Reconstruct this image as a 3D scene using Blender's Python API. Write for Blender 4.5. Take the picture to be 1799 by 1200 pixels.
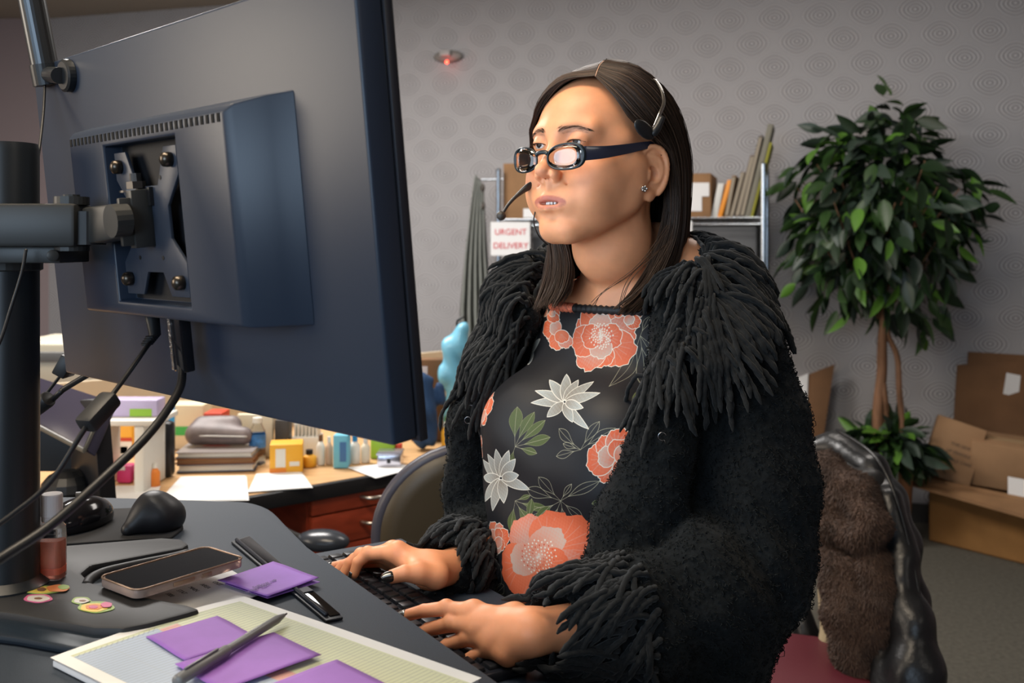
import bpy, bmesh, math, random
import numpy as np
from mathutils import Vector, Matrix, Euler
from mathutils.bvhtree import BVHTree
random.seed(7); rng = np.random.default_rng(7)
for o in list(bpy.data.objects): bpy.data.objects.remove(o)
SC = bpy.context.scene
COL = SC.collection
# ------------------------------------------------------------------ camera, light, exposure
FPX, HOR, CZ = 1750.0, 430.0, 1.35
cd = bpy.data.cameras.new('camera'); cam = bpy.data.objects.new('camera', cd); COL.objects.link(cam)
cam.location = (0, 0, CZ); cam.rotation_euler = (math.pi/2, 0, 0)
cd.sensor_width = 36; cd.lens = 36*FPX/1799; cd.shift_y = -(600-HOR)/1799; cd.clip_start = .05
cd.dof.use_dof = True; cd.dof.focus_distance = 1.17; cd.dof.aperture_fstop = 7.0
SC.camera = cam
W = bpy.data.worlds.new('world'); SC.world = W; W.use_nodes = True
W.node_tree.nodes['Background'].inputs[0].default_value = (.75, .85, 1, 1)
W.node_tree.nodes['Background'].inputs[1].default_value = .5
def area(name, loc, target, sx, sy, power, color):
    l = bpy.data.lights.new(name, 'AREA'); l.shape = 'RECTANGLE'; l.size = sx; l.size_y = sy
    l.energy = power; l.color = color
    o = bpy.data.objects.new(name, l); COL.objects.link(o); o.location = loc
    o.rotation_euler = (Vector(target)-Vector(loc)).to_track_quat('-Z', 'Y').to_euler(); return o
area('window_daylight', (-1.9, -2.6, 1.75), (0.0, 1.6, 1.2), 2.6, 1.5, 48, (.60, .79, 1))
area('side_window_light', (-3.9, .9, 1.95), (0.1, 1.25, 1.42), 1.6, 1.3, 36, (1, .86, .70))
area('ceiling_panel_light', (-.7, .9, 2.70), (-.6, 1.1, 0), 1.2, .6, 24, (1, .84, .64))
area('ceiling_panel_light', (-1.3, 3.4, 2.70), (-1.3, 3.5, 0), 1.2, .6, 60, (1, .96, .92))
area('ceiling_panel_light', (.9, 3.0, 2.70), (.9, 3.3, 0), 1.2, .6, 17, (1, .93, .86))
area('ceiling_panel_light', (2.0, -1.0, 2.70), (2.0, -1.0, 0), 1.2, .6, 7, (1, .92, .82))
SC.view_settings.view_transform = 'Standard'; SC.view_settings.look = 'None'
SC.view_settings.exposure = 0.6; SC.view_settings.gamma = 1; SC.view_settings.use_curve_mapping = False

# ------------------------------------------------------------------ helpers
def P(px, py, Y): return np.array([(px-899.5)/FPX*Y, Y, CZ-(py-HOR)/FPX*Y])
def onz(px, py, z):
    Y = (CZ-z)*FPX/(py-HOR); return np.array([(px-899.5)/FPX*Y, Y, z])
def proj(p):
    p = np.asarray(p); return np.stack([899.5+FPX*p[..., 0]/p[..., 1], HOR-FPX*(p[..., 2]-CZ)/p[..., 1]], -1)
MW = {}
def thing(name, label, cat, loc=(0, 0, 0), rot=0, group=None, kind=None):
    o = bpy.data.objects.new(name, None); COL.objects.link(o); o.location = tuple(loc); o.rotation_euler = (0, 0, rot)
    o.empty_display_size = .05
    MW[o] = Matrix.Translation(Vector(loc)) @ Matrix.Rotation(rot, 4, 'Z')
    return tag(o, label, cat, group, kind)
def tag(o, label=None, cat=None, group=None, kind=None):
    if label: o['label'] = label
    if cat: o['category'] = cat
    if group: o['group'] = group
    if kind: o['kind'] = kind
    return o
def rotm(rx=0, ry=0, rz=0): return np.array(Euler((rx, ry, rz)).to_matrix())
def axes(zdir, up=(0, 0, 1)):
    """matrix with columns x,y,z where z = zdir"""
    z = np.array(zdir, float); z /= np.linalg.norm(z); u = np.array(up, float)
    if abs(z @ u) > .98: u = np.array([1., 0, 0])
    x = np.cross(u, z); x /= np.linalg.norm(x); return np.stack([x, np.cross(z, x), z], 1)
class MB:
    def __init__(s): s.v = []; s.f = []; s.m = []; s.n = 0; s.uv = None
    def add(s, v, f, m=0):
        v = np.asarray(v, float).reshape(-1, 3); s.v.append(v)
        s.f += [tuple(i+s.n for i in q) for q in f]; s.m += [m]*len(f); s.n += len(v); return s
    def box(s, c, size, R=None, m=0, taper=1.0):
        h = np.array(size, float)/2
        v = np.array([[x, y, z] for z in (-1, 1) for y in (-1, 1) for x in (-1, 1)], float)*h
        v[4:, :2] *= taper
        if R is not None: v = v @ np.asarray(R).T
        return s.add(v+np.array(c), [(0, 2, 3, 1), (4, 5, 7, 6), (0, 1, 5, 4), (2, 6, 7, 3), (0, 4, 6, 2), (1, 3, 7, 5)], m)
    def hexa(s, v, m=0):
        """8 corners: bottom 4 ccw then top 4 ccw"""
        return s.add(v, [(3, 2, 1, 0), (4, 5, 6, 7), (0, 1, 5, 4), (1, 2, 6, 5), (2, 3, 7, 6), (3, 0, 4, 7)], m)
    def slab(s, quad, t, m=0):
        """quad of 4 pts thickened by vector t"""
        q = np.array(quad, float); return s.hexa(np.vstack([q, q+np.array(t)]), m)
    def prism(s, poly, z0, z1, m=0, M=None):
        """poly 2d ccw list extruded along local z; M = (R, origin)"""
        p = np.array(poly, float); n = len(p)
        v = np.vstack([np.c_[p, np.full(n, z0)], np.c_[p, np.full(n, z1)]])
        if M is not None: v = v @ np.asarray(M[0]).T+np.array(M[1])
        f = [tuple(range(n-1, -1, -1)), tuple(range(n, 2*n))]+[(i, (i+1) % n, n+(i+1) % n, n+i) for i in range(n)]
        return s.add(v, f, m)
    def cyl(s, a, b, r, r2=None, n=20, m=0):
        return s.lathe([(0, 0), (r, 0), (r if r2 is None else r2, 1), (0, 1)], a, b, n, m)
    def lathe(s, prof, a, b, n=24, m=0, up=(0, 0, 1)):
        """prof (r, t) t 0..1 from a to b"""
        a = np.array(a, float); b = np.array(b, float); R = axes(b-a, up); L = np.linalg.norm(b-a)
        th = np.linspace(0, 2*np.pi, n, endpoint=False); v = []; f = []
        for r, t in prof: v.append(np.c_[r*np.cos(th), r*np.sin(th), np.full(n, t*L)])
        v = np.vstack(v) @ R.T+a
        for i in range(len(prof)-1):
            for j in range(n):
                f.append((i*n+j, i*n+(j+1) % n, (i+1)*n+(j+1) % n, (i+1)*n+j))
        return s.add(v, f, m)
    def tube(s, pts, r, n=8, m=0, closed=False):
        pts = np.array(pts, float); k = len(pts)
        r = np.broadcast_to(np.array(r, float), (k,))
        if closed: T = np.roll(pts, -1, 0)-np.roll(pts, 1, 0)
        else: T = np.gradient(pts, axis=0)
        T /= np.linalg.norm(T, axis=1)[:, None]+1e-12
        N = np.cross(T[0], [0, 0, 1]);
        if np.linalg.norm(N) < .1: N = np.cross(T[0], [1, 0, 0])
        v = []; th = np.linspace(0, 2*np.pi, n, endpoint=False)
        for i in range(k):
            N = N-T[i]*(N @ T[i]); N /= np.linalg.norm(N); B = np.cross(T[i], N)
            v.append(pts[i]+r[i]*(np.cos(th)[:, None]*N+np.sin(th)[:, None]*B))
        f = []
        for i in range(k if closed else k-1):
            i2 = (i+1) % k
            for j in range(n): f.append((i*n+j, i*n+(j+1) % n, i2*n+(j+1) % n, i2*n+j))
        if not closed: f += [tuple(range(n-1, -1, -1)), tuple(range((k-1)*n, k*n))]
        return s.add(np.vstack(v), f, m)
    def sph(s, c, r, n=16, m=0, R=None):
        r = np.broadcast_to(np.array(r, float), (3,)); k = n//2+1
        ph = np.linspace(0.001, np.pi-.001, k); th = np.linspace(0, 2*np.pi, n, endpoint=False)
        v = np.array([[np.sin(p)*np.cos(t), np.sin(p)*np.sin(t), -np.cos(p)] for p in ph for t in th])*r
        if R is not None: v = v @ np.asarray(R).T
        f = [(i*n+j, i*n+(j+1) % n, (i+1)*n+(j+1) % n, (i+1)*n+j) for i in range(k-1) for j in range(n)]
        return s.add(v+np.array(c), f, m)
    def sheet(s, G, m=0, uv=False):
        """G: (a,b,3) grid of points"""
        G = np.array(G, float); a, b = G.shape[:2]
        f = [(i*b+j, i*b+j+1, (i+1)*b+j+1, (i+1)*b+j) for i in range(a-1) for j in range(b-1)]
        return s.add(G.reshape(-1, 3), f, m)
    def build(s, name, mats, parent=None, smooth=False, bevel=0, segs=2, world=True, weld=False, solid=0):
        v = np.vstack(s.v)
        if parent is not None and world:
            Mi = np.array(MW[parent].inverted()); v = v @ Mi[:3, :3].T+Mi[:3, 3]
        me = bpy.data.meshes.new(name); me.from_pydata(v.tolist(), [], s.f)
        if not isinstance(mats, (list, tuple)): mats = [mats]
        for m in mats: me.materials.append(m)
        if len(mats) > 1: me.polygons.foreach_set('material_index', s.m)
        if smooth: me.polygons.foreach_set('use_smooth', [True]*len(me.polygons))
        me.validate(); me.update()
        o = bpy.data.objects.new(name, me); COL.objects.link(o)
        if parent is not None: o.parent = parent; MW[o] = MW[parent]
        else: MW[o] = Matrix.Identity(4)
        if weld or solid or bevel:
            bm = bmesh.new(); bm.from_mesh(me)
            if weld: bmesh.ops.remove_doubles(bm, verts=bm.verts, dist=1e-5)
            if solid: bmesh.ops.solidify(bm, geom=bm.faces[:], thickness=solid)
            if bevel:
                bmesh.ops.recalc_face_normals(bm, faces=bm.faces)
                ed = [e for e in bm.edges if len(e.link_faces) == 2 and e.calc_face_angle(0) > .5]
                bmesh.ops.bevel(bm, geom=ed, offset=bevel, segments=segs, affect='EDGES', profile=.5, clamp_overlap=True)
                for fc in bm.faces: fc.smooth = True
            bm.to_mesh(me); bm.free()
            if bevel:
                try: me.set_sharp_from_angle(angle=.6)
                except Exception: pass
        return o
# ------------------------------------------------------------------ materials
MATS = {}
def mat(name, col, rough=.6, metal=0, noise=0, nscale=20, bump=0, bscale=60, spec=.5, sss=0, trans=0, ior=1.45, emit=None, estr=1, coat=0, sheen=0, alpha=1, stretch=None):
    if name in MATS: return MATS[name]
    m = bpy.data.materials.new(name); m.use_nodes = True; MATS[name] = m
    N = m.node_tree.nodes; L = m.node_tree.links; b = N['Principled BSDF']
    c = (*col, 1) if len(col) == 3 else col
    b.inputs['Base Color'].default_value = c; b.inputs['Roughness'].default_value = rough; b.inputs['Metallic'].default_value = metal
    b.inputs['Specular IOR Level'].default_value = spec; b.inputs['IOR'].default_value = ior
    b.inputs['Transmission Weight'].default_value = trans; b.inputs['Coat Weight'].default_value = coat
    b.inputs['Sheen Weight'].default_value = sheen; b.inputs['Alpha'].default_value = alpha
    if sss: b.inputs['Subsurface Weight'].default_value = sss; b.inputs['Subsurface Radius'].default_value = (.012, .005, .003); b.inputs['Subsurface Scale'].default_value = 1
    if emit: b.inputs['Emission Color'].default_value = (*emit, 1); b.inputs['Emission Strength'].default_value = estr
    if noise or bump:
        tc = N.new('ShaderNodeTexCoord'); co = tc.outputs['Object']
        if stretch:
            mp = N.new('ShaderNodeMapping'); mp.inputs['Scale'].default_value = stretch; L.new(co, mp.inputs[0]); co = mp.outputs[0]
    if noise:
        t = N.new('ShaderNodeTexNoise'); t.inputs['Scale'].default_value = nscale; t.inputs['Detail'].default_value = 5; L.new(co, t.inputs[0])
        r = N.new('ShaderNodeMapRange'); r.inputs[1].default_value = .3; r.inputs[2].default_value = .7; r.inputs[3].default_value = 1-noise; r.inputs[4].default_value = 1+noise
        L.new(t.outputs[0], r.inputs[0])
        mx = N.new('ShaderNodeVectorMath'); mx.operation = 'SCALE'; mx.inputs[0].default_value = c[:3]; L.new(r.outputs[0], mx.inputs['Scale'])
        L.new(mx.outputs[0], b.inputs['Base Color'])
    if bump:
        t = N.new('ShaderNodeTexNoise'); t.inputs['Scale'].default_value = bscale; t.inputs['Detail'].default_value = 4; L.new(co, t.inputs[0])
        bp = N.new('ShaderNodeBump'); bp.inputs['Strength'].default_value = bump; bp.inputs['Distance'].default_value = .3/bscale
        L.new(t.outputs[0], bp.inputs['Height']); L.new(bp.outputs[0], b.inputs['Normal'])
    return m
def image_mat(name, img, rough=.6, sss=0, spec=.5, bump=0, bscale=300):
    m = mat(name, (1, 1, 1), rough, spec=spec, bump=bump, bscale=bscale); N = m.node_tree.nodes
    t = N.new('ShaderNodeTexImage'); t.image = img; t.extension = 'EXTEND'
    m.node_tree.links.new(t.outputs[0], N['Principled BSDF'].inputs['Base Color']); return m
# ------------------------------------------------------------------ tiny painter for printed surfaces (generated, no files)
class Paint:
    def __init__(s, w, h, col): s.w, s.h = w, h; s.a = np.ones((h, w, 4), np.float32); s.a[..., :3] = col
    def _box(s, p, pad=2):
        x0, y0 = np.floor(p.min(0)-pad).astype(int); x1, y1 = np.ceil(p.max(0)+pad).astype(int)
        x0, y0 = max(x0, 0), max(y0, 0); x1, y1 = min(x1, s.w), min(y1, s.h)
        if x1 <= x0 or y1 <= y0: return None
        Y, X = np.mgrid[y0:y1, x0:x1]; return x0, x1, y0, y1, X+.5, Y+.5
    def poly(s, pts, col, col2=None, c=None, rad=1, al=1):
        p = np.array(pts, float); b = s._box(p)
        if b is None: return
        x0, x1, y0, y1, X, Y = b; ins = np.zeros(X.shape, bool); n = len(p)
        for i in range(n):
            ax, ay = p[i]; bx, by = p[(i+1) % n]
            if ay == by: continue
            ins ^= ((ay > Y) != (by > Y)) & (X < (bx-ax)*(Y-ay)/(by-ay)+ax)
        a = (ins*al)[..., None]; cc = np.array(col, np.float32)*np.ones(X.shape+(1,))
        if col2 is not None:
            t = np.clip(np.hypot(X-c[0], Y-c[1])/rad, 0, 1)[..., None]; t = np.clip(t+.12*np.sin(X*.35+Y*.21)[..., None]*np.sin(Y*.3-X*.17)[..., None], 0, 1)
            cc = cc*(1-t)+np.array(col2)*t
        A = s.a[y0:y1, x0:x1, :3]; A[:] = A*(1-a)+cc*a
    def line(s, pts, col, w=1.5, closed=False, al=1):
        p = np.array(pts, float)
        if closed: p = np.vstack([p, p[:1]])
        for a, b_ in zip(p[:-1], p[1:]):
            bb = s._box(np.array([a, b_]), w+2)
            if bb is None: continue
            x0, x1, y0, y1, X, Y = bb; d = b_-a; L = d @ d+1e-9
            t = np.clip(((X-a[0])*d[0]+(Y-a[1])*d[1])/L, 0, 1)
            D = np.hypot(X-a[0]-t*d[0], Y-a[1]-t*d[1]); k = (np.clip(w/2+.5-D, 0, 1)*al)[..., None]
            A = s.a[y0:y1, x0:x1, :3]; A[:] = A*(1-k)+np.array(col)*k
    def rect(s, x0, y0, x1, y1, col): s.a[max(int(y0), 0):int(y1), max(int(x0), 0):int(x1), :3] = col
    def image(s, name):
        im = bpy.data.images.new(name, s.w, s.h); s.a[..., :3] = np.clip(s.a[..., :3], 0, 1)**(1/2.2); im.pixels.foreach_set(np.ascontiguousarray(s.a).ravel()); im.pack(); return im
def set_uv(o, uvs):
    """uvs per vertex"""
    me = o.data; l = me.uv_layers.new(name='uv'); idx = np.zeros(len(me.loops), np.int32); me.loops.foreach_get('vertex_index', idx)
    l.data.foreach_set('uv', np.asarray(uvs, np.float32)[idx].ravel())
def vcol(o, cols, name='tint'):
    a = o.data.color_attributes.new(name, 'FLOAT_COLOR', 'POINT'); c = np.ones((len(o.data.vertices), 4), np.float32); c[:, :3] = cols
    a.data.foreach_set('color', c.ravel())
def text(s, size, M, name, material, parent, ext=.0004):
    """flat lettering turned into a thin mesh; M 4x4"""
    cu = bpy.data.curves.new(name, 'FONT'); cu.body = s; cu.size = size; cu.extrude = ext; cu.align_x = 'CENTER'; cu.align_y = 'CENTER'
    t = bpy.data.objects.new(name, cu); COL.objects.link(t); bpy.context.view_layer.update()
    me = bpy.data.meshes.new_from_object(t); bpy.data.objects.remove(t)
    me.transform(MW[parent].inverted() @ M); me.materials.clear(); me.materials.append(material)
    o = bpy.data.objects.new(name, me); COL.objects.link(o); o.parent = parent; return o
def mtx(R, loc): M = Matrix(np.asarray(R).tolist()).to_4x4(); M.translation = Vector(loc); return M
# ------------------------------------------------------------------ distance fields -> one continuous skin
class Field:
    def __init__(s, lo, hi, h):
        s.lo = np.array(lo, np.float32); s.h = h; s.n = np.ceil((np.array(hi)-lo)/h).astype(int)+1
        s.D = np.full(s.n, .05, np.float32)
    def block(s, lo, hi):
        a = np.clip(np.floor((np.array(lo)-s.lo)/s.h).astype(int), 0, s.n); b = np.clip(np.ceil((np.array(hi)-s.lo)/s.h).astype(int)+1, 0, s.n)
        if (b <= a).any(): return None
        g = np.meshgrid(*[s.lo[i]+s.h*np.arange(a[i], b[i], dtype=np.float32) for i in range(3)], indexing='ij')
        return tuple(slice(a[i], b[i]) for i in range(3)), np.stack(g, -1)
    def put(s, d, sl, k, mode):
        A = s.D[sl]
        if mode == 'add': h = np.clip(.5+.5*(A-d)/k, 0, 1); s.D[sl] = A*(1-h)+d*h-k*h*(1-h)
        elif mode == 'sub': h = np.clip(.5-.5*(A+d)/k, 0, 1); s.D[sl] = A*(1-h)-d*h+k*h*(1-h)
        elif mode == 'and': h = np.clip(.5-.5*(A-d)/k, 0, 1); s.D[sl] = A*(1-h)+d*h+k*h*(1-h)
    def cone(s, a, b, ra, rb=None, k=.01, mode='add'):
        a = np.array(a, np.float32); b = np.array(b, np.float32); rb = ra if rb is None else rb; m = max(ra, rb)+.03+k
        bl = s.block(np.minimum(a, b)-m, np.maximum(a, b)+m)
        if bl is None: return s
        sl, G = bl; d = b-a; t = np.clip(((G-a) @ d)/(d @ d+1e-12), 0, 1)
        s.put((np.linalg.norm(G-a-t[..., None]*d, axis=-1)-(ra+(rb-ra)*t)).astype(np.float32), sl, k, mode); return s
    def ell(s, c, r, R=None, k=.01, mode='add'):
        c = np.array(c, np.float32); r = np.broadcast_to(np.array(r, np.float32), (3,)); m = r.max()+.03+k
        if R is None and mode == 'add': lo, hi = c-r-.03-k, c+r+.03+k
        else: lo, hi = c-m, c+m
        bl = s.block(lo, hi)
        if bl is None: return s
        sl, G = bl; q = G-c
        if R is not None: q = q @ np.asarray(R, np.float32)
        k0 = np.linalg.norm(q/r, axis=-1); k1 = np.linalg.norm(q/(r*r), axis=-1)+1e-9
        s.put((k0*(k0-1)/k1).astype(np.float32), sl, k, mode); return s
    def chain(s, pts, rs, k=.01):
        for i in range(len(pts)-1): s.cone(pts[i], pts[i+1], rs[i], rs[i+1], k)
        return s
    def plane(s, p, n, k=.005):
        sl, G = s.block(s.lo, s.lo+s.n*s.h); n = np.array(n, np.float32); n /= np.linalg.norm(n)
        s.put(((G-np.array(p, np.float32)) @ n), sl, k, 'and'); return s
    def at(s, p):
        q = (np.asarray(p)-s.lo)/s.h; q = np.clip(q, 0, s.n-1.001); i = np.floor(q).astype(int); f = q-i; D = s.D; r = 0
        for dx in (0, 1):
            for dy in (0, 1):
                for dz in (0, 1):
                    w = (f[..., 0] if dx else 1-f[..., 0])*(f[..., 1] if dy else 1-f[..., 1])*(f[..., 2] if dz else 1-f[..., 2])
                    r = r+w*D[i[..., 0]+dx, i[..., 1]+dy, i[..., 2]+dz]
        return r
    def grad(s, p, e=None):
        e = e or s.h; g = np.stack([s.at(p+np.eye(3)[i]*e)-s.at(p-np.eye(3)[i]*e) for i in range(3)], -1)
        return g/(np.linalg.norm(g, axis=-1, keepdims=True)+1e-9)
    def mesh(s):
        D = s.D; n = s.n; I = D < 0
        c = I[:-1, :-1, :-1].astype(np.int8)
        tot = np.zeros(tuple(n-1), np.int8)
        for dx in (0, 1):
            for dy in (0, 1):
                for dz in (0, 1): tot += I[dx:n[0]-1+dx, dy:n[1]-1+dy, dz:n[2]-1+dz]
        act = np.argwhere((tot > 0) & (tot < 8)); idx = np.full(tuple(n-1), -1, np.int32); idx[tuple(act.T)] = np.arange(len(act))
        acc = np.zeros((len(act), 3), np.float32); cnt = np.zeros(len(act), np.float32)
        cor = [(x, y, z) for x in (0, 1) for y in (0, 1) for z in (0, 1)]
        val = {q: D[act[:, 0]+q[0], act[:, 1]+q[1], act[:, 2]+q[2]] for q in cor}
        for q in cor:
            for ax in range(3):
                if q[ax]: continue
                q2 = tuple(q[i]+(i == ax) for i in range(3)); a, b = val[q], val[q2]; x = (a < 0) != (b < 0)
                t = np.where(x, a/np.where(a == b, 1, a-b), 0); pos = np.tile(np.array(q, np.float32), (len(act), 1)); pos[:, ax] += t
                acc += pos*x[:, None]; cnt += x
        V = (act+acc/cnt[:, None])*s.h+s.lo
        F = []
        for ax in range(3):
            u, v = (ax+1) % 3, (ax+2) % 3
            sa = [slice(None)]*3; sb = [slice(None)]*3; sa[ax] = slice(0, -1); sb[ax] = slice(1, None)
            A, B = I[tuple(sa)], I[tuple(sb)]; e = np.argwhere(A != B)
            e = e[(e[:, u] > 0) & (e[:, v] > 0) & (e[:, u] < n[u]-1) & (e[:, v] < n[v]-1)]
            fl = A[tuple(e.T)]
            def cell(du, dv): w = e.copy(); w[:, u] -= du; w[:, v] -= dv; return idx[tuple(w.T)]
            q = np.stack([cell(1, 1), cell(0, 1), cell(0, 0), cell(1, 0)], 1)
            q[~fl] = q[~fl][:, ::-1]; F.append(q)
        return V, np.vstack(F)
def mesh_obj(name, V, F, m, parent=None, smooth=True):
    V = np.asarray(V, float)
    if parent is not None: Mi = np.array(MW[parent].inverted()); V = V @ Mi[:3, :3].T+Mi[:3, 3]
    me = bpy.data.meshes.new(name); me.vertices.add(len(V)); me.vertices.foreach_set('co', V.astype(np.float32).ravel())
    F = np.asarray(F, np.int32); k = F.shape[1]; me.loops.add(F.size); me.loops.foreach_set('vertex_index', F.ravel())
    me.polygons.add(len(F)); me.polygons.foreach_set('loop_start', np.arange(0, F.size, k, dtype=np.int32)); me.polygons.foreach_set('loop_total', np.full(len(F), k, np.int32))
    me.materials.append(m); me.update(calc_edges=True)
    if smooth: me.polygons.foreach_set('use_smooth', [True]*len(F))
    o = bpy.data.objects.new(name, me); COL.objects.link(o)
    if parent is not None: o.parent = parent; MW[o] = MW[parent]
    return o
def tubes(Ps, rad, n=5, twist=0):
    """Ps (N,K,3) strands, rad (N,K) -> verts, quads; vectorised"""
    N, K = Ps.shape[:2]; T = np.gradient(Ps, axis=1); T /= np.linalg.norm(T, axis=-1, keepdims=True)+1e-12
    ref = np.array([.31, .52, .795]); A = np.cross(T, ref); A /= np.linalg.norm(A, axis=-1, keepdims=True)+1e-12; B = np.cross(T, A)
    th = np.linspace(0, 2*np.pi, n, endpoint=False)
    V = Ps[:, :, None]+rad[:, :, None, None]*(np.cos(th)[:, None]*A[:, :, None]+np.sin(th)[:, None]*B[:, :, None])
    base = (np.arange(N)[:, None, None]*K+np.arange(K-1)[None, :, None])*n; j = np.arange(n)[None, None]; j2 = (j+1) % n
    F = np.stack([base+j, base+j2, base+n+j2, base+n+j], -1).reshape(-1, 4)
    return V.reshape(-1, 3), F
def spline(pts, n):
    p = np.array(pts, float); k = len(p); t = np.linspace(0, k-1, n); i = np.clip(t.astype(int), 0, k-2); u = (t-i)[:, None]
    pp = np.vstack([2*p[0]-p[1], p, 2*p[-1]-p[-2]]); a, b, c, d = pp[i], pp[i+1], pp[i+2], pp[i+3]
    return .5*(2*b+(c-a)*u+(2*a-5*b+4*c-d)*u*u+(3*b-a-3*c+d)*u**3)
# ------------------------------------------------------------------ room shell
C0 = np.array([-2.93, 6.30]); ww = np.array([.9594, -.2821]); wn = np.array([-.2821, -.9594]); CEIL = 2.78
def WPt(t, d, z): p = C0+ww*t+wn*d; return np.array([p[0], p[1], z])
def WP(px, py, d):
    k = (px-899.5)/FPX; t = (k*(C0[1]+wn[1]*d)-C0[0]-wn[0]*d)/(ww[0]-k*ww[1]); p = WPt(t, d, 0); p[2] = CZ-(py-HOR)/FPX*p[1]; return p
WR = np.stack([np.array([ww[0], ww[1], 0]), np.array([-wn[0], -wn[1], 0]), np.array([0, 0, 1.])], 1)   # x along the wall, y into it, z up
wang = math.atan2(ww[1], ww[0])
b = MB(); L = 7.2
b.hexa([WPt(0, 0, 0), WPt(L, 0, 0), WPt(L, -.1, 0), WPt(0, -.1, 0), WPt(0, 0, CEIL), WPt(L, 0, CEIL), WPt(L, -.1, CEIL), WPt(0, -.1, CEIL)])
mwp = mat('embossed_ring_wallpaper', (.34, .325, .33), .55)
o = b.build('wall_back', mwp); o['kind'] = 'structure'
v = np.vstack(b.v); set_uv(o, np.stack([(v[:, :2]-C0) @ ww, v[:, 2]], 1))
nt = mwp.node_tree; N = nt.nodes; LK = nt.links
def mth(op, a, b_=None, c=None, clamp=False):
    n = N.new('ShaderNodeMath'); n.operation = op; n.use_clamp = clamp
    for i, x in enumerate((a, b_, c)):
        if x is None: continue
        if isinstance(x, (int, float)): n.inputs[i].default_value = x
        else: LK.new(x, n.inputs[i])
    return n.outputs[0]
uvn = N.new('ShaderNodeUVMap'); uvn.uv_map = 'uv'; sx = N.new('ShaderNodeSeparateXYZ'); LK.new(uvn.outputs[0], sx.inputs[0])
PX_, PZ_ = .222, .250
def lattice(ox, oz):
    fx = mth('SUBTRACT', mth('FRACT', mth('ADD', mth('DIVIDE', sx.outputs[0], PX_), ox)), .5); fz = mth('SUBTRACT', mth('FRACT', mth('ADD', mth('DIVIDE', sx.outputs[1], PZ_), oz)), .5)
    ax = mth('POWER', mth('ABSOLUTE', mth('MULTIPLY', fx, PX_/.088)), 1.65); az = mth('POWER', mth('ABSOLUTE', mth('MULTIPLY', fz, PZ_/.070)), 1.65)
    return mth('POWER', mth('ADD', ax, az), 1/1.65)
r = mth('MINIMUM', lattice(0, 0), lattice(.5, .5))
ring = mth('MULTIPLY', mth('SINE', mth('MULTIPLY', r, 6.2832*4.6)), mth('MULTIPLY', mth('SUBTRACT', 1.08, r, clamp=True), 3, clamp=True))
h_ = ring
bp = N.new('ShaderNodeBump'); bp.inputs['Strength'].default_value = .3; bp.inputs['Distance'].default_value = .006; LK.new(h_, bp.inputs['Height']); LK.new(bp.outputs[0], N['Principled BSDF'].inputs['Normal'])
rp = N.new('ShaderNodeMapRange'); rp.inputs[1].default_value = -1; rp.inputs[2].default_value = 1; rp.inputs[3].default_value = .60; rp.inputs[4].default_value = 1.36; LK.new(ring, rp.inputs[0])  # relief shade painted into the colour: dark grooves, light ridges
vm = N.new('ShaderNodeVectorMath'); vm.operation = 'SCALE'; vm.inputs[0].default_value = (.385, .37, .375); LK.new(rp.outputs[0], vm.inputs['Scale']); LK.new(vm.outputs[0], N['Principled BSDF'].inputs['Base Color'])
def struct(name, b, m, **k): o = b.build(name, m, **k); o['kind'] = 'structure'; return o
mpk = mat('wall_paint_mauve', (.30, .235, .235), .8, bump=.1, bscale=60)
xr = WPt(L, 0, 0)[0]; yr = WPt(L, 0, 0)[1]
b = MB(); b.box((-4.0, 6.35, CEIL/2), (2.3, .1, CEIL)); struct('wall_left', b, mpk)
b = MB(); b.box((-4.9, 1.3, CEIL/2), (.1, 10.2, CEIL)); struct('wall_far_left', b, mpk)
b = MB(); b.box((xr+.05, (yr-3.8)/2, CEIL/2), (.1, yr+3.9, CEIL)); struct('wall_right', b, mpk)
b = MB()                                                                # front wall with a wide window, behind the camera
b.box(((xr-4.85)/2, -3.85, .45), (xr+4.85, .1, .9)); b.box(((xr-4.85)/2, -3.85, 2.6), (xr+4.85, .1, .36))
b.box((-4.4, -3.85, 1.66), (.9, .1, 1.54)); b.box(((xr+.5)/2, -3.85, 1.66), (xr-.5, .1, 1.54)); struct('wall_front', b, mpk)
wf = MB(); 
for x in (-3.93, -2.45, -.98, .48): wf.box((x, -3.85, 1.66), (.05, .06, 1.54))
for z in (.91, 2.41): wf.box((-1.73, -3.85, z), (4.45, .08, .05))
struct('window_1', wf, mat('window_frame_white', (.6, .6, .58), .5))
b = MB(); b.box(((xr-4.9)/2, 1.3, -.05), (xr+5.0, 10.4, .1))
struct('floor', b, mat('floor_carpet_olive_grey', (.088, .082, .066), .95, noise=.22, nscale=60, bump=.5, bscale=220))
b = MB(); b.box(((xr-4.9)/2, 1.3, CEIL+.05), (xr+5.0, 10.4, .1)); struct('ceiling', b, mat('ceiling_paint_beige', (.42, .36, .29), .9))
b = MB(); b.hexa([WPt(0, .001, .001), WPt(L, .001, .001), WPt(L, .014, .001), WPt(0, .014, .001), WPt(0, .001, .09), WPt(L, .001, .09), WPt(L, .014, .09), WPt(0, .014, .09)][::1])
struct('baseboard_back', b, mat('baseboard_dark', (.05, .045, .04), .6))
# ------------------------------------------------------------------ wall detector with red light
c = WP(787, 99, .02); t = thing('motion_detector', 'small pale wall detector with glowing red light high on the patterned wall', 'detector', c)
b = MB(); b.sph(c, (.085, .022, .034), 24, R=WR); b.build('base', mat('detector_base_grey', (.24, .22, .20), .5), t, smooth=True)
b = MB(); b.box(WP(783, 94, .045), (.062, .045, .036), R=WR); b.build('cover', mat('detector_cover', (.42, .40, .38), .5), t, bevel=.008)
b = MB(); b.sph(WP(785, 109, .07), .0085, 12); b.build('indicator_light', mat('red_led', (.8, .02, .01), .3, emit=(1, .03, .015), estr=14), t, smooth=True)
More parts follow.
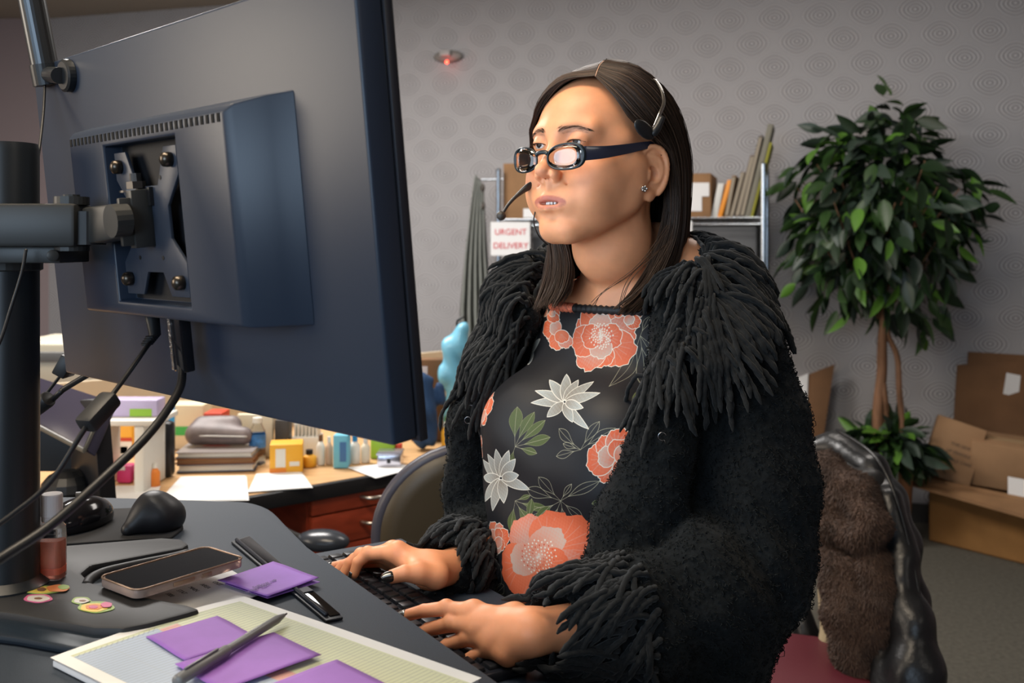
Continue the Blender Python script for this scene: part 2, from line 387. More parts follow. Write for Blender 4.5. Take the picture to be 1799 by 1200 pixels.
# ------------------------------------------------------------------ chrome wire shelving
mch = mat('chrome_wire', (.62, .68, .74), .22, metal=1)
sh0, sh1 = WP(876, 378, .50), WP(1341, 378, .50); ts0 = (sh0[:2]-C0) @ ww; ts1 = (sh1[:2]-C0) @ ww
su = thing('wire_shelf_unit', 'chrome wire shelving unit against the patterned wall behind the woman', 'shelf', WPt((ts0+ts1)/2, .28, 0))
for tt in (ts0, ts1):
    for d in (.50, .07):
        b = MB(); b.cyl(WPt(tt, d, .01), WPt(tt, d, 1.72), .0125, n=14); b.sph(WPt(tt, d, 1.722), (.0135, .0135, .008), 12); b.build('post', mch, su, smooth=False, bevel=0)
for z in (1.475, 1.05, .62, .18):
    b = MB()
    for dz in (0, -.03):
        for d in (.50, .07): b.cyl(WPt(ts0, d, z+dz), WPt(ts1, d, z+dz), .0035, n=8)
        for tt in (ts0, ts1): b.cyl(WPt(tt, .07, z+dz), WPt(tt, .5, z+dz), .0035, n=8)
    zz = [WPt(ts0+(ts1-ts0)*i/60, .50, z-(.03 if i % 2 else 0)) for i in range(61)]; b.tube(zz, .0022, 5)
    for i in range(1, 48): tt = ts0+(ts1-ts0)*i/48; b.cyl(WPt(tt, .07, z+.003), WPt(tt, .5, z+.003), .0018, n=5)
    b.build('wire_shelf', mch, su)
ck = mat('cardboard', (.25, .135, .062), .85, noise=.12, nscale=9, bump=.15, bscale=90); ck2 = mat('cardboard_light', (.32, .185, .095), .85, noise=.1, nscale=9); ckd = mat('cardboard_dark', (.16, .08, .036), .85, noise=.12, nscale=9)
mpw = mat('paper_white', (.72, .72, .72), .7); tape = mat('packing_tape', (.40, .27, .15), .3)
ZS = 1.479
def wbox(name, label, cat, px0, px1, pyt, d0, d1, m, z0=ZS, group=None, ptop=True, lean=0):
    a, c = WP(px0, 400, d1), WP(px1, 400, d1); ta, tb = (a[:2]-C0) @ ww, (c[:2]-C0) @ ww; z1 = WP((px0+px1)/2, pyt, d1)[2]
    t = thing(name, label, cat, WPt((ta+tb)/2, (d0+d1)/2, z0), group=group)
    b = MB(); b.hexa([WPt(ta, d1, z0), WPt(tb, d1, z0), WPt(tb, d0, z0), WPt(ta, d0, z0), WPt(ta+lean, d1, z1), WPt(tb+lean, d1, z1), WPt(tb+lean, d0, z1), WPt(ta+lean, d0, z1)])
    return t, b, ta, tb, z1
t, b, ta, tb, z1 = wbox('cardboard_box', 'brown cardboard box on the left end of the wire shelf behind the microphone', 'box', 884, 985, 286, .12, .46, ck); b.build('box_body', ck, t, bevel=.004)
b = MB(); b.hexa([WPt(tb-.19, .461, ZS+.005), WPt(tb-.10, .461, ZS+.005), WPt(tb-.10, .4615, ZS+.005), WPt(tb-.19, .4615, ZS+.005), WPt(tb-.19, .461, ZS+.05), WPt(tb-.10, .461, ZS+.05), WPt(tb-.10, .4615, ZS+.05), WPt(tb-.19, .4615, ZS+.05)]); b.build('paper_label', mpw, t)
t, b, ta, tb, z1 = wbox('cardboard_box', 'brown cardboard box with large white label on the shelf beside her hair', 'box', 1150, 1249, 305, .12, .46, ckd); b.build('box_body', ck, t, bevel=.004)
la, lb_ = WP(1203, 321, .463), WP(1246, 371, .463)
b = MB(); b.slab([la, WP(1246, 321, .463), WP(1246, 345, .463), WP(1203, 345, .463)][::-1], WR[:, 1]*-.001); b.slab([WP(1203, 345, .463), WP(1233, 345, .463), WP(1233, 371, .463), WP(1203, 371, .463)][::-1], WR[:, 1]*-.001); b.build('paper_label', mpw, t, weld=False)
def leaner(name, label, cat, p0, p1, thick, d0, d1, m, group=None):
    """slab standing on the shelf, leaning; p0 px at shelf, p1 (px,py) of its top"""
    a = WP(p0, 400, d1); a[2] = ZS; c = WP(p1[0], p1[1], d1); t = thing(name, label, cat, a, group=group)
    w = WR[:, 0]*thick; dd = WR[:, 1]*(d1-d0)
    b = MB(); b.hexa([a, a+w, a+w+dd, a+dd, c, c+w, c+w+dd, c+dd]); b.build('cover', m, t, bevel=.003)
    b = MB(); e = .012; up_ = (c-a)/np.linalg.norm(c-a); q = [a+w*.15-WR[:, 1]*.001+up_*.01, a+w*.85-WR[:, 1]*.001+up_*.01, c+w*.85-WR[:, 1]*.001-up_*.01, c+w*.15-WR[:, 1]*.001-up_*.01]
    b.slab(q, WR[:, 1]*.002); b.build('page_edge', mat('page_edges', (.30, .26, .20), .9), t) if name == 'book' else None
leaner('binder', 'white binder leaning next to an orange one on the wire shelf', 'binder', 1249, (1261, 322), .030, .14, .44, mat('binder_white', (.60, .60, .57), .5))
leaner('binder', 'bright orange binder leaning between white binder and brown books on the shelf', 'binder', 1260, (1278, 316), .022, .14, .44, mat('binder_orange', (.75, .28, .03), .5))
bk = [(1272, (1286, 308), .02, (.18, .11, .06)), (1281, (1302, 302), .018, (.24, .20, .15)), (1290, (1318, 272), .022, (.13, .10, .08)), (1299, (1333, 238), .020, (.10, .085, .07)), (1308, (1349, 218), .026, (.19, .18, .14)), (1318, (1352, 250), .012, (.28, .27, .03))]
bl_ = ['narrow brown book leaning beside the orange binder on the shelf', 'pale brown book leaning second after the orange binder on the shelf', 'dark brown album leaning in the middle of the brown slanted books', 'long dark board leaning just left of the tallest grey board', 'tallest grey-brown board leaning over the right end of the shelf', 'thin olive-yellow board leaning against the right chrome shelf post']
for (p0, p1, th, col), lb_ in zip(bk, bl_): leaner('book' if p0 < 1300 else 'display_board', lb_, 'book' if p0 < 1300 else 'board', p0, p1, th, .20, .45, mat('cover_%d' % p0, col, .7))
# hanging papers on the shelf front
t = thing('paper_sign', 'white paper sign with red lettering clipped to the shelf front', 'sign', WP(896, 420, .52))
b = MB(); b.slab([WP(862, 449, .52), WP(931, 449, .52), WP(931, 390, .52), WP(862, 390, .52)], WR[:, 1]*.002); b.build('sheet', mpw, t)
rd = mat('sign_red_ink', (.62, .03, .05), .6)
Rt = np.stack([WR[:, 0], np.array([0, 0, 1.]), -WR[:, 1]], 1)
for s_, py in (('URGENT', 408), ('DELIVERY', 432)): text(s_, .042, mtx(Rt, WP(897, py, .5225)), 'lettering', rd, t)
t = thing('paper_sheet', 'small white paper hanging under the shelf next to her hair', 'paper', WP(1207, 404, .52))
b = MB(); b.slab([WP(1196, 420, .52), WP(1216, 420, .52), WP(1216, 388, .52), WP(1196, 388, .52)], WR[:, 1]*.002); b.build('sheet', mpw, t)
gb = mat('shelf_shade_grey', (.085, .088, .095), .55)  # dark bins added for the shaded space under the top shelf
for px0, px1, lb_ in ((1212, 1330, 'dark grey bin added for the shade below the binders on the second shelf'), (1090, 1205, 'dark grey bin added for the shade, hidden mostly by her hair on the second shelf'), (935, 1085, 'wide dark grey bin added for the shade behind the red-lettered sign')):
    t, b, ta, tb, z1 = wbox('shelf_shade_bin', lb_, 'bin', px0, px1, 397, .1, .42, gb, z0=1.054); b.build('bin_body', gb, t, bevel=.01)
    b = MB(); b.hexa([WPt(ta-.006, .43, z1), WPt(tb+.006, .43, z1), WPt(tb+.006, .09, z1), WPt(ta-.006, .09, z1), WPt(ta-.006, .43, z1+.018), WPt(tb+.006, .43, z1+.018), WPt(tb+.006, .09, z1+.018), WPt(ta-.006, .09, z1+.018)]); b.build('lid', gb, t, bevel=.004)
# folded grey cover hanging from the shelf end
t = thing('folded_grey_cover', 'tall grey pleated cover hanging at the left end of the shelving', 'cover', WP(838, 560, .40))
G = []
for i in range(30):
    u = i/29; row = []
    for j in range(41):
        s_ = j/40; x0 = 836+(808-836)*min(1, u*1.25)**.8; x1 = 850+(866-850)*u; py = 306+u*300
        row.append(WP(x0+(x1-x0)*s_, py+22*s_*(1-u), .40+.035*math.sin(s_*30+1.2*math.sin(u*5))*(.35+u)))
    G.append(row)
b = MB(); b.sheet(G); b.build('pleated_cloth', mat('grey_vinyl', (.22, .23, .21), .5), t, smooth=True, solid=.003)
b = MB(); b.cyl(WP(838, 316, .37), WPt(ts0, .37, WP(838, 316, .37)[2]), .006, n=10); b.build('hanging_rod', mch, t)
b = MB(); b.sph(WP(848, 330, .46), (.012, .012, .022), 12); b.sph(WP(849, 362, .46), (.011, .011, .02), 12); b.build('clip', mat('clip_dark', (.07, .06, .05), .5), t, smooth=True)
# ------------------------------------------------------------------ ficus tree
fd = .42; base = WP(1555, 930, fd); base[2] = 0
ft = thing('potted_ficus', 'artificial ficus tree with twisted brown stems and round leafy crown by the wall', 'plant', base)
b = MB(); b.lathe([(0, 0), (.095, 0), (.10, .05), (.125, .9), (.137, .9), (.137, 1), (.12, 1), (.118, .92), (0, .92)], base+[0, 0, .001], base+[0, 0, .43], 32); b.build('pot', mat('pot_terracotta_brown', (.30, .14, .065), .7, noise=.1, nscale=20), ft, smooth=False, bevel=0)
bark = mat('ficus_bark', (.17, .085, .045), .8, noise=.4, nscale=30, bump=.6, bscale=50, stretch=(1, 1, .2))
def sp(pts, d, n=30): return spline([WP(x, y, d) for x, y in pts], n)
for pts, r in (([(1540, 790), (1545, 700), (1550, 620), (1553, 550), (1548, 470), (1540, 400)], .026), ([(1588, 790), (1582, 720), (1578, 640), (1562, 590), (1556, 540), (1560, 450)], .015), ([(1553, 790), (1555, 700), (1546, 640), (1556, 560), (1552, 460)], .018)):
    q = sp(pts, fd); q[:, :2] += (np.sin(np.arange(30)*.7+r*300)*.006)[:, None]; b = MB(); b.tube(q, np.linspace(r, r*.6, 30), 10); b.build('stem', bark, ft, smooth=True)
crown = WP(1546, 375, fd)
mls = [mat('leaf_dark_green', (.012, .028, .011), .42, noise=.3, nscale=8, spec=.4), mat('leaf_mid_green', (.024, .058, .014), .42, noise=.3, nscale=8), mat('leaf_bright_green', (.075, .18, .022), .45), mat('leaf_grey_green', (.035, .055, .040), .4)]
lm = []
for m in mls:
    b = MB(); G = []
    for i in range(7):
        t_ = i/6; w = .019*math.sin(math.pi*t_**.8)**.9+.0004; zc = -.010*t_*t_
        G.append([(-w, t_*.095, zc+w*.35), (0, t_*.095, zc-.001), (w, t_*.095, zc+w*.35)])
    b.sheet(G); o = b.build('leaf_proto', m, None, smooth=True); me = o.data; bpy.data.objects.remove(o); lm.append(me)
r2 = np.random.default_rng(3)
def leafset(n, cen, rad, mode):
    out = []
    while len(out) < n:
        d = r2.normal(size=3); d /= np.linalg.norm(d); rr = r2.random()**.38
        if mode: d[2] = abs(d[2])
        lump = 1+.13*math.sin(5*math.atan2(d[2], d[0])+1)+.08*math.sin(9*math.atan2(d[2], d[0])+d[1]*4)
        p = cen+d*np.array(rad)*rr*lump
        if not mode and d[2] > .0: p[:2] = cen[:2]+(p[:2]-cen[:2])*(1-.30*d[2])
        if ((p[:2]-C0) @ wn) < .06: continue
        dirv = d*np.array([1, 1, .6])*.8+np.array([0, 0, -.75+.3*(d[2] > .6)])+r2.normal(size=3)*.35; dirv /= np.linalg.norm(dirv)
        upv = d+r2.normal(size=3)*.5; x = np.cross(dirv, upv); x /= np.linalg.norm(x); z = np.cross(x, dirv)
        k = 2 if r2.random() < .07+.12*(rr > .93) else (3 if r2.random() < .25 else (1 if r2.random() < .35 else 0))
        out.append((p, np.stack([x, dirv, z], 1)*r2.uniform(1.0, 1.6), k))
    return sorted(out, key=lambda q: q[0][1])
LS = leafset(1000, crown, (.425, .36, .50), 0)
pick = LS[:300]; rest = LS[300:]
Mi = MW[ft].inverted()
for p, R, k in pick:
    o = bpy.data.objects.new('leaf', lm[k]); COL.objects.link(o); o.parent = ft; o.matrix_local = Mi @ mtx(R, p)
def joined(lst, name, parent):
    b = MB(); 
    for p, R, k in lst:
        me = lm[k]; v = np.array([x.co[:] for x in me.vertices]) @ R.T+p; b.add(v, [tuple(q.vertices) for q in me.polygons], k)
    o = b.build(name, mls, parent, smooth=True); o['kind'] = 'stuff'; return o
joined(rest, 'foliage', ft)
gc = WP(1553, 800, fd); joined(leafset(300, gc, (.175, .15, .15), 1), 'ground_ivy', ft)
b = MB()
for i in range(26):
    d = r2.normal(size=3); d[2] = abs(d[2])*.6+.1; d /= np.linalg.norm(d); e = crown+d*np.array([.38, .32, .40]); 
    if ((e[:2]-C0) @ wn) < .06: continue
    s0 = sp([(1545, 560), (1548, 480), (1545, 420)], fd, 3)[i % 3]; b.tube(spline([s0, (s0+e)/2+[0, 0, -.03], e], 10), np.linspace(.007, .002, 10), 6)
b.build('branches', bark, ft, smooth=True)['kind'] = 'stuff'
# ------------------------------------------------------------------ cardboard boxes on the right
def panelbox(b, A, B, depth, z0, z1, th=.006):
    """open topped carton from floor corner A to B, depth vector; walls with thickness"""
    A, B, D = np.array(A), np.array(B), np.array(depth); u = (B-A)/np.linalg.norm(B-A); w = D/np.linalg.norm(D)
    def wall(p, q, n_): b.hexa([[*p, z0], [*q, z0], [*(q+n_*th), z0], [*(p+n_*th), z0], [*p, z1], [*q, z1], [*(q+n_*th), z1], [*(p+n_*th), z1]])
    wall(A, B, w); wall(A+D, B+D, -w); wall(A, A+D, u); wall(B, B+D, -u)
    b.hexa([[*A, z0], [*B, z0], [*(B+D), z0], [*(A+D), z0], [*A, z0+th], [*B, z0+th], [*(B+D), z0+th], [*(A+D), z0+th]])
A = onz(1632, 950, .0)[:2]; B = onz(1799, 992, 0)[:2]; u_ = (B-A)/np.linalg.norm(B-A); B = A+u_*.62; w_ = np.array([-u_[1], u_[0]]); 
if w_[1] < 0: w_ = -w_
bx = thing('open_cardboard_box', 'large open cardboard box with flap folded outward on the floor at right', 'box', [*A, 0])
z1 = P(1632, 842, A[1])[2]; b = MB(); panelbox(b, A, B, w_*.30, .002, z1); b.build('box_body', mat('cardboard_orange', (.27, .13, .038), .85, noise=.12, nscale=9), bx)
f0 = np.array([*A, z1]); f1 = np.array([*B, z1]); out = np.array([-w_[0]*.13, -w_[1]*.13, -.012])-np.array([*u_, 0])*.06; out2 = np.array([-w_[0]*.15, -w_[1]*.15, -.055])+np.array([*u_, 0])*.02
b = MB(); b.slab([f0, f1, f1+out2, f0+out], (0, 0, .006)); b.build('flap', ck, bx)
b = MB(); g0 = f0+np.array([*(w_*.30), 0]); b.slab([g0, f0, f0+np.array([-.16, .02, -.01]), g0+np.array([-.14, .0, -.005])][::-1], (0, 0, .006)); b.build('flap', ckd, bx)
p = P(1772, 905, A[1]-.23)
fl = lambda s_, z: np.array([*(A+u_*s_-w_*.001), z])
b = MB(); b.slab([fl(.36, .28), fl(.45, .28), fl(.45, .36), fl(.36, .36)], [-w_[0]*.001, -w_[1]*.001, 0]); b.build('paper_label', mpw, bx)
def slabthing(name, label, cat, pts, th, m, labelpts=None, nlabel=None, txt=None):
    t = thing(name, label, cat, pts[0]); pts = np.array(pts); n_ = np.cross(pts[1]-pts[0], pts[-1]-pts[0]); n_ /= np.linalg.norm(n_)
    if n_[1] > 0: n_ = -n_
    b = MB(); pl = [tuple(range(len(pts)))]; k = len(pts); v = np.vstack([pts, pts-n_*th]); f = [tuple(range(k)), tuple(range(2*k-1, k-1, -1))]+[(i, k+i, k+(i+1) % k, (i+1) % k) for i in range(k)]
    b.add(v, f); b.build('panel', m, t, bevel=.002)
    if labelpts is not None: b = MB(); b.slab(np.array(labelpts)+n_*.003, n_*.001); b.build('paper_label', mpw, t)
    return t, n_
q = lambda px, py, d: WP(px, py, d)
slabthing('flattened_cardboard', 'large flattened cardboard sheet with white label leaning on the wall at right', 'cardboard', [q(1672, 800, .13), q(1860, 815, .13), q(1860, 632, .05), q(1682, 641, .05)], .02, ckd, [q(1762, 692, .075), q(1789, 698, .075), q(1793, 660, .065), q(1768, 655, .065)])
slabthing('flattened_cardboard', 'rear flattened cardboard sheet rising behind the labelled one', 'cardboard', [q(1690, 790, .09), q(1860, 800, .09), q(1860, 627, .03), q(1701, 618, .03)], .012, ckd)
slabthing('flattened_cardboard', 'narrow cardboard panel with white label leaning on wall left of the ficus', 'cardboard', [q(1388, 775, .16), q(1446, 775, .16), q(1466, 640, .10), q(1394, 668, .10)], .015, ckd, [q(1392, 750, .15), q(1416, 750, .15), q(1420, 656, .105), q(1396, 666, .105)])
def carton(name, label, c, size, R, m, tm=None):
    t = thing(name, label, 'box', c-np.array([0, 0, size[2]/2])); b = MB(); b.box(c, size, R=R); b.build('box_body', m, t, bevel=.004)
    b = MB(); b.box(c+R @ np.array([0, 0, size[2]/2+.0006]), (size[0]*.98, .045, .001), R=R); b.build('packing_tape', tape, t)
    return t
ad = math.atan2(u_[1], u_[0])
Rm = rotm(0, 0, ad+.55) @ rotm(-.18, .30, 0)
c1 = P(1674, 792, A[1]+.02); t = carton('cardboard_box', 'tan carton with black print tilted inside the large open box', c1, (.21, .09, .27), Rm, ck2)
for s_, zz in (('THIS SIDE', .03), ('UP FRAGILE', -.005), ('HANDLE CARE', -.04)): text(s_, .020, mtx(Rm @ np.array([[1, 0, 0], [0, 0, -1], [0, 1, 0]]).astype(float), c1+Rm @ np.array([.02, -.0455, zz])), 'printed_mark', mat('print_black', (.05, .035, .03), .7), t)
c2 = P(1775, 812, A[1]-.05); carton('cardboard_box', 'light tan closed carton at right inside the large open box', c2, (.30, .20, .20), rotm(0, 0, ad+.35) @ rotm(.12, .05, 0), ck2)
# ------------------------------------------------------------------ back desk
DP = np.array([-.61, 2.38]); du = np.array([.77, .638]); du /= np.linalg.norm(du); dv = np.array([-du[1], du[0]])
def DK(s, v, z): p = DP+du*s+dv*v; return np.array([p[0], p[1], z])
DR = np.stack([[du[0], du[1], 0], [dv[0], dv[1], 0], [0, 0, 1.]], 1).T; DR = np.array([[du[0], dv[0], 0], [du[1], dv[1], 0], [0, 0, 1.]])
dk = thing('wooden_desk', 'light wood office desk with black front edge and cherry drawers', 'desk', DK(.2, .35, 0))
def dbox(b, s0, s1, v0, v1, z0, z1): b.hexa([DK(s0, v0, z0), DK(s1, v0, z0), DK(s1, v1, z0), DK(s0, v1, z0), DK(s0, v0, z1), DK(s1, v0, z1), DK(s1, v1, z1), DK(s0, v1, z1)])
wood = mat('desk_top_maple', (.56, .34, .16), .42, noise=.15, nscale=12, stretch=(1, 6, 1)); cherry = mat('cherry_veneer', (.30, .045, .018), .35, noise=.2, nscale=14, stretch=(1, 1, 5)); mbk = mat('black_edge_band', (.012, .012, .013), .45)
b = MB(); dbox(b, -1.2, 1.5, .015, .80, .722, .75); b.build('desk_top', wood, dk)
b = MB(); dbox(b, -1.2, 1.5, -.004, .0145, .712, .7505); b.build('edge_band', mbk, dk, bevel=.005)
b = MB(); dbox(b, .147, .60, .03, .70, .02, .721); b.build('pedestal', cherry, dk)
b = MB(); dbox(b, -1.2, .146, .55, .57, .02, .721); b.build('modesty_panel', mbk, dk)
b = MB(); dbox(b, -1.2, -1.17, .03, .70, .0, .721); b.build('side_panel', cherry, dk)
b = MB(); dbox(b, 1.45, 1.48, .03, .70, .0, .721); b.build('side_panel', cherry, dk)
for z0, z1, hz in ((.672, .717, .699), (.590, .668, .634), (.44, .586, .53), (.08, .436, .30)):
    b = MB(); dbox(b, .152, .595, .008, .0295, z0, z1); d_ = b.build('drawer', cherry, dk, bevel=.002)
    b = MB(); q = spline([DK(.29, .006, hz), DK(.31, -.022, hz), DK(.375, -.028, hz), DK(.44, -.022, hz), DK(.46, .006, hz)], 18); b.tube(q, .0055, 8); b.build('handle', mat('brushed_nickel', (.62, .55, .47), .3, metal=1), d_, smooth=True)
b = MB(); dbox(b, -1.2, 1.5, .78, .80, .751, .955); b.build('back_panel', mat('desk_panel_cream', (.50, .42, .30), .7), dk)
ZD = .7515
def on(px, py): return onz(px, py, ZD)
def ibox(name, label, cat, px0, px1, ytop, ybase, m, depth=.06, extra=None, rot=0, bevel=.003, group=None):
    a, c = on(px0, ybase), on(px1, ybase); w = abs(c[0]-a[0]); cc_ = (a+c)/2; h = (ybase-ytop)/FPX*cc_[1]; cc_ = cc_+[0, depth/2, 0]
    t = thing(name, label, cat, cc_, rot, group=group); R = rotm(0, 0, rot)
    b = MB(); b.box(cc_+[0, 0, h/2], (w, depth, h), R=R); b.build('box_body' if cat in ('box', 'packet') else 'body', m, t, bevel=bevel)
    if extra:
        for (fx0, fx1, fz0, fz1, mm, nm) in extra:
            b = MB(); b.box(cc_+R @ np.array([(fx0+fx1-1)/2*w, -depth/2-.0006, (fz0+fz1)/2*h]), ((fx1-fx0)*w, .0012, (fz1-fz0)*h), R=R); b.build(nm, mm, t)
    return t, cc_, w, h
def mc(n, *c, r=.5): return mat(n, c, r)
yel, whi, blu, grn, redm, pnk = mc('card_yellow', .80, .40, .03), mc('card_white', .70, .68, .62), mc('card_blue', .02, .25, .55), mc('card_green', .28, .52, .05), mc('card_red', .50, .05, .02), mc('plastic_magenta', .60, .04, .16)
# white two-tier riser with goods
c = on(240, 862); t = thing('desk_riser', 'white plastic riser standing at the left end of the back desk', 'riser', c)
b = MB(); b.box(P(238, 734, c[1]+.05), (.16, .16, .014)); b.build('riser_top', whi, t, bevel=.004)
for px in (264, 183):
    p = P(px, 734, c[1]+.05); b = MB(); b.box([p[0], p[1], (p[2]+ZD)/2-.003], (.024, .15, p[2]-ZD-.008)); b.build('riser_leg', whi, t, bevel=.003)
rz = P(238, 734, c[1]+.05)[2]+.0075
def onr(px0, px1, ytop, m, name, label, cat, z=rz, dy=.0, dep=.06):
    Y = c[1]+.02+dy; x0, x1 = P(px0, 700, Y)[0], P(px1, 700, Y)[0]; h = CZ-(ytop-HOR)/FPX*Y-z; cc_ = np.array([(x0+x1)/2, Y+dep/2, z])
    t_ = thing(name, label, cat, cc_); b = MB(); b.box(cc_+[0, 0, h/2], (x1-x0, dep, h)); b.build('box_body', m, t_, bevel=.003); return t_, cc_, x1-x0, h
t_, q, w, h = onr(190, 276, 703, mc('film_lilac', .52, .45, .68, r=.35), 'tissue_packet', 'lilac packet with green edge lying on the white riser', 'packet')
b = MB(); b.box(q+[.02, -.0305, h*.25], (w*.45, .001, h*.45)); b.build('green_print', grn, t_)
ibox('spice_box', 'yellow and red small box under the white riser', 'box', 193, 232, 741, 803, yel, .05, [(0, 1, .45, .55, redm, 'red_stripe'), (0, 1, 0, .44, whi, 'white_print'), (.1, .8, .1, .3, grn, 'green_print')])
ibox('lotion_tub', 'magenta plastic tub below the riser beside the glue bottle', 'tub', 203, 231, 818, 850, pnk, .04, [(.1, .6, .75, .98, whi, 'label')], bevel=.008)
def bottle(name, label, cat, px, ytop, ybase, wpx, m, capm, capf=.25, cone=False, lab=None):
    c = on(px, ybase); r = wpx/2/FPX*c[1]; h = (ybase-ytop)/FPX*c[1]; c = c+[0, r, 0]; t = thing(name, label, cat, c)
    b = MB(); s = 1-capf; b.lathe([(0, 0), (r*.92, 0), (r, .04), (r, .78), (r*.45, 1), (0, 1)], c, c+[0, 0, h*s], 24); b.build('bottle_body', m, t, smooth=True)
    b = MB(); b.lathe([(0, 0), (r*.5, 0), (r*(.2 if cone else .5), .95), (0, 1)], c+[0, 0, h*s], c+[0, 0, h], 20); b.build('cap', capm, t, smooth=False)
    if lab: b = MB(); b.lathe([(r*1.01, lab[1]), (r*1.02, lab[1]), (r*1.02, lab[2]), (r*1.01, lab[2])], c, c+[0, 0, h*s], 24); b.build('label', lab[0], t, smooth=False)
    return t
bottle('glue_bottle', 'small white glue bottle with pointed blue cap on the back desk', 'bottle', 243, 790, 850, 20, whi, mc('cap_blue', .01, .06, .45), .45, True)
bottle('pill_bottle', 'orange pill bottle with white lid beside the riser leg', 'bottle', 268, 816, 858, 19, mc('pill_orange', .75, .22, .03), whi, .2)
t, c_, w, h = ibox('stapler', 'black stapler standing upright between riser and folders', 'stapler', 278, 301, 742, 840, mc('stapler_black', .012, .012, .014, r=.35), .04, bevel=.012)
b = MB(); b.box(c_+[-w*.62, 0, h*.45], (.006, .03, h*.8)); b.build('base_arm', mat('stapler_metal', (.3, .3, .3), .3, metal=1), t, bevel=.001)
ibox('tissue_box', 'cream tissue box with blue side and green blue print', 'box', 296, 357, 712, 790, mc('box_cream', .66, .58, .40), .09, [(0, .18, .1, 1, blu, 'blue_side'), (.2, .55, .32, .52, mc('print_green2', .05, .40, .08), 'green_print'), (.55, 1, .32, .52, blu, 'blue_print')])
ibox('red_box', 'rust red box standing between cream box and cream folder', 'box', 357, 390, 726, 800, redm, .08)
# folder stack with a grey pouch on top
c = on(370, 832)+[0, .09, 0]; z = ZD
for i, (w, d, h, m, nm, lb_) in enumerate([(.200, .15, .022, mc('folder_navy', .06, .07, .12), 'folder', 'navy folder lying at the bottom of the desk stack'), (.205, .155, .014, mc('folder_brown', .22, .09, .03), 'folder', 'brown folder between navy folder and grey case'), (.20, .15, .016, mc('folder_silver', .25, .22, .21, r=.35), 'folder', 'silver grey folder below the grey pouch')]):
    cc_ = c+[0, 0, z-c[2]+h/2]; t = thing(nm, lb_, 'folder', cc_-[0, 0, h/2], .12-.03*i); R = rotm(0, 0, .12-.03*i)
    b = MB(); b.box(cc_, (w, d, .0025), R=R); b.v[-1][:, 2] += h/2-.002; b.box(cc_-[0, 0, h/2-.0015], (w, d, .0025), R=R); b.build('cover', m, t)
    b = MB(); b.box(cc_, (w-.01, d-.01, h-.005), R=R); b.build('papers', whi if i != 1 else ck2, t); z += h+.0005
cc_ = c+[0, .01, z-c[2]]; t = thing('grey_pouch', 'soft grey brown pouch resting on top of the folder stack', 'pouch', cc_)
Fp = Field(cc_-[.13, .1, .01], cc_+[.13, .12, .1], .004); Fp.cone(cc_+[-.07, 0, .030], cc_+[.06, .0, .026], .029, .024, .02); Fp.cone(cc_+[-.06, .03, .045], cc_+[.02, .03, .050], .03, .026, .02); Fp.plane(cc_+[0, 0, .0005], (0, 0, -1))
v, f = Fp.mesh(); mesh_obj('pouch_body', v, f, mat('pouch_grey_brown', (.16, .13, .13), .5, noise=.4, nscale=14), t)
b = MB(); b.tube(spline([cc_+[-.085, -.022, .03], cc_+[0, -.032, .031], cc_+[.075, -.024, .028]], 14), .0022, 6); b.build('zipper', mc('zip_silver', .5, .48, .45, r=.3), t, smooth=True)
ibox('cream_folder', 'cream upright folder standing behind the water bottle', 'folder', 416, 479, 728, 803, mc('box_cream2', .68, .62, .48), .02)
# water bottle
wc = on(449, 818)+[0, .02, 0]; t = thing('water_bottle', 'clear water bottle with blue label on the back desk', 'bottle', wc); R_ = .022; H_ = (818-738)/FPX*wc[1]
clear = mat('clear_plastic', (.93, .96, .97), .06, trans=1, ior=1.2)
b = MB(); b.lathe([(0, 0), (R_*.9, .0), (R_, .03), (R_*.96, .2), (R_, .3), (R_*.97, .62), (R_*.95, .72), (R_*.55, .86), (R_*.5, .9), (R_*.52, .93), (0, .93)], wc, wc+[0, 0, H_], 28); b.build('bottle_body', clear, t, smooth=True)
b = MB(); b.cyl(wc+[0, 0, H_*.91], wc+[0, 0, H_*1.02], R_*.58, n=20); b.build('cap', whi, t)
b = MB(); b.lathe([(R_*1.01, 0), (R_*1.03, 0), (R_*1.03, 1), (R_*1.01, 1)], wc+[0, 0, H_*.38], wc+[0, 0, H_*.66], 28); b.build('label', mat('label_blue_teal', (.04, .16, .40), .4, noise=.6, nscale=50), t)
ibox('gap_shade_box', 'dark box filling the dark gap right of the cream folder', 'box', 482, 507, 738, 805, mc('box_dark', .05, .045, .04), .05)  # added in place of the shaded gap beside the folder
ibox('tea_box', 'bright yellow carton with white label near the middle of the desk', 'box', 470, 527, 781, 832, yel, .07, [(.18, .48, .22, .85, whi, 'white_label'), (.0, .5, 0, .18, mc('card_orange', .75, .22, .02), 'orange_print'), (.6, .9, .25, .4, whi, 'small_print')], rot=.18)
bottle('spread_jar', 'squat yellow jar with black lid beside the yellow carton', 'jar', 541, 792, 822, 25, yel, mbk, .28)
t, c_, w, h = ibox('sorting_tray', 'cream desktop sorter holding upright white cards', 'tray', 512, 560, 768, 803, whi, .07)
for i in range(7): b = MB(); b.box(c_+[(i-3)*w/7.5, .0, h+.012], (.0045, .055, .05)); b.build('divider_card', whi, t)
for px, y0, y1, wd, m, cm, lb_ in [(562, 765, 818, 15, whi, ckd, 'slim cream bottle with brown cap just right of the sorter'), (577, 768, 817, 13, mc('beige_plastic', .5, .36, .26), whi, 'beige slim bottle left of the light blue carton'), (622, 766, 816, 19, whi, blu, 'white bottle with blue cap right of the light blue carton'), (641, 770, 814, 16, mc('cream_plastic', .66, .60, .48), whi, 'cream bottle left of the green packet')]:
    bottle('lotion_bottle', lb_, 'bottle', px, y0, y1, wd, m, cm, .22)
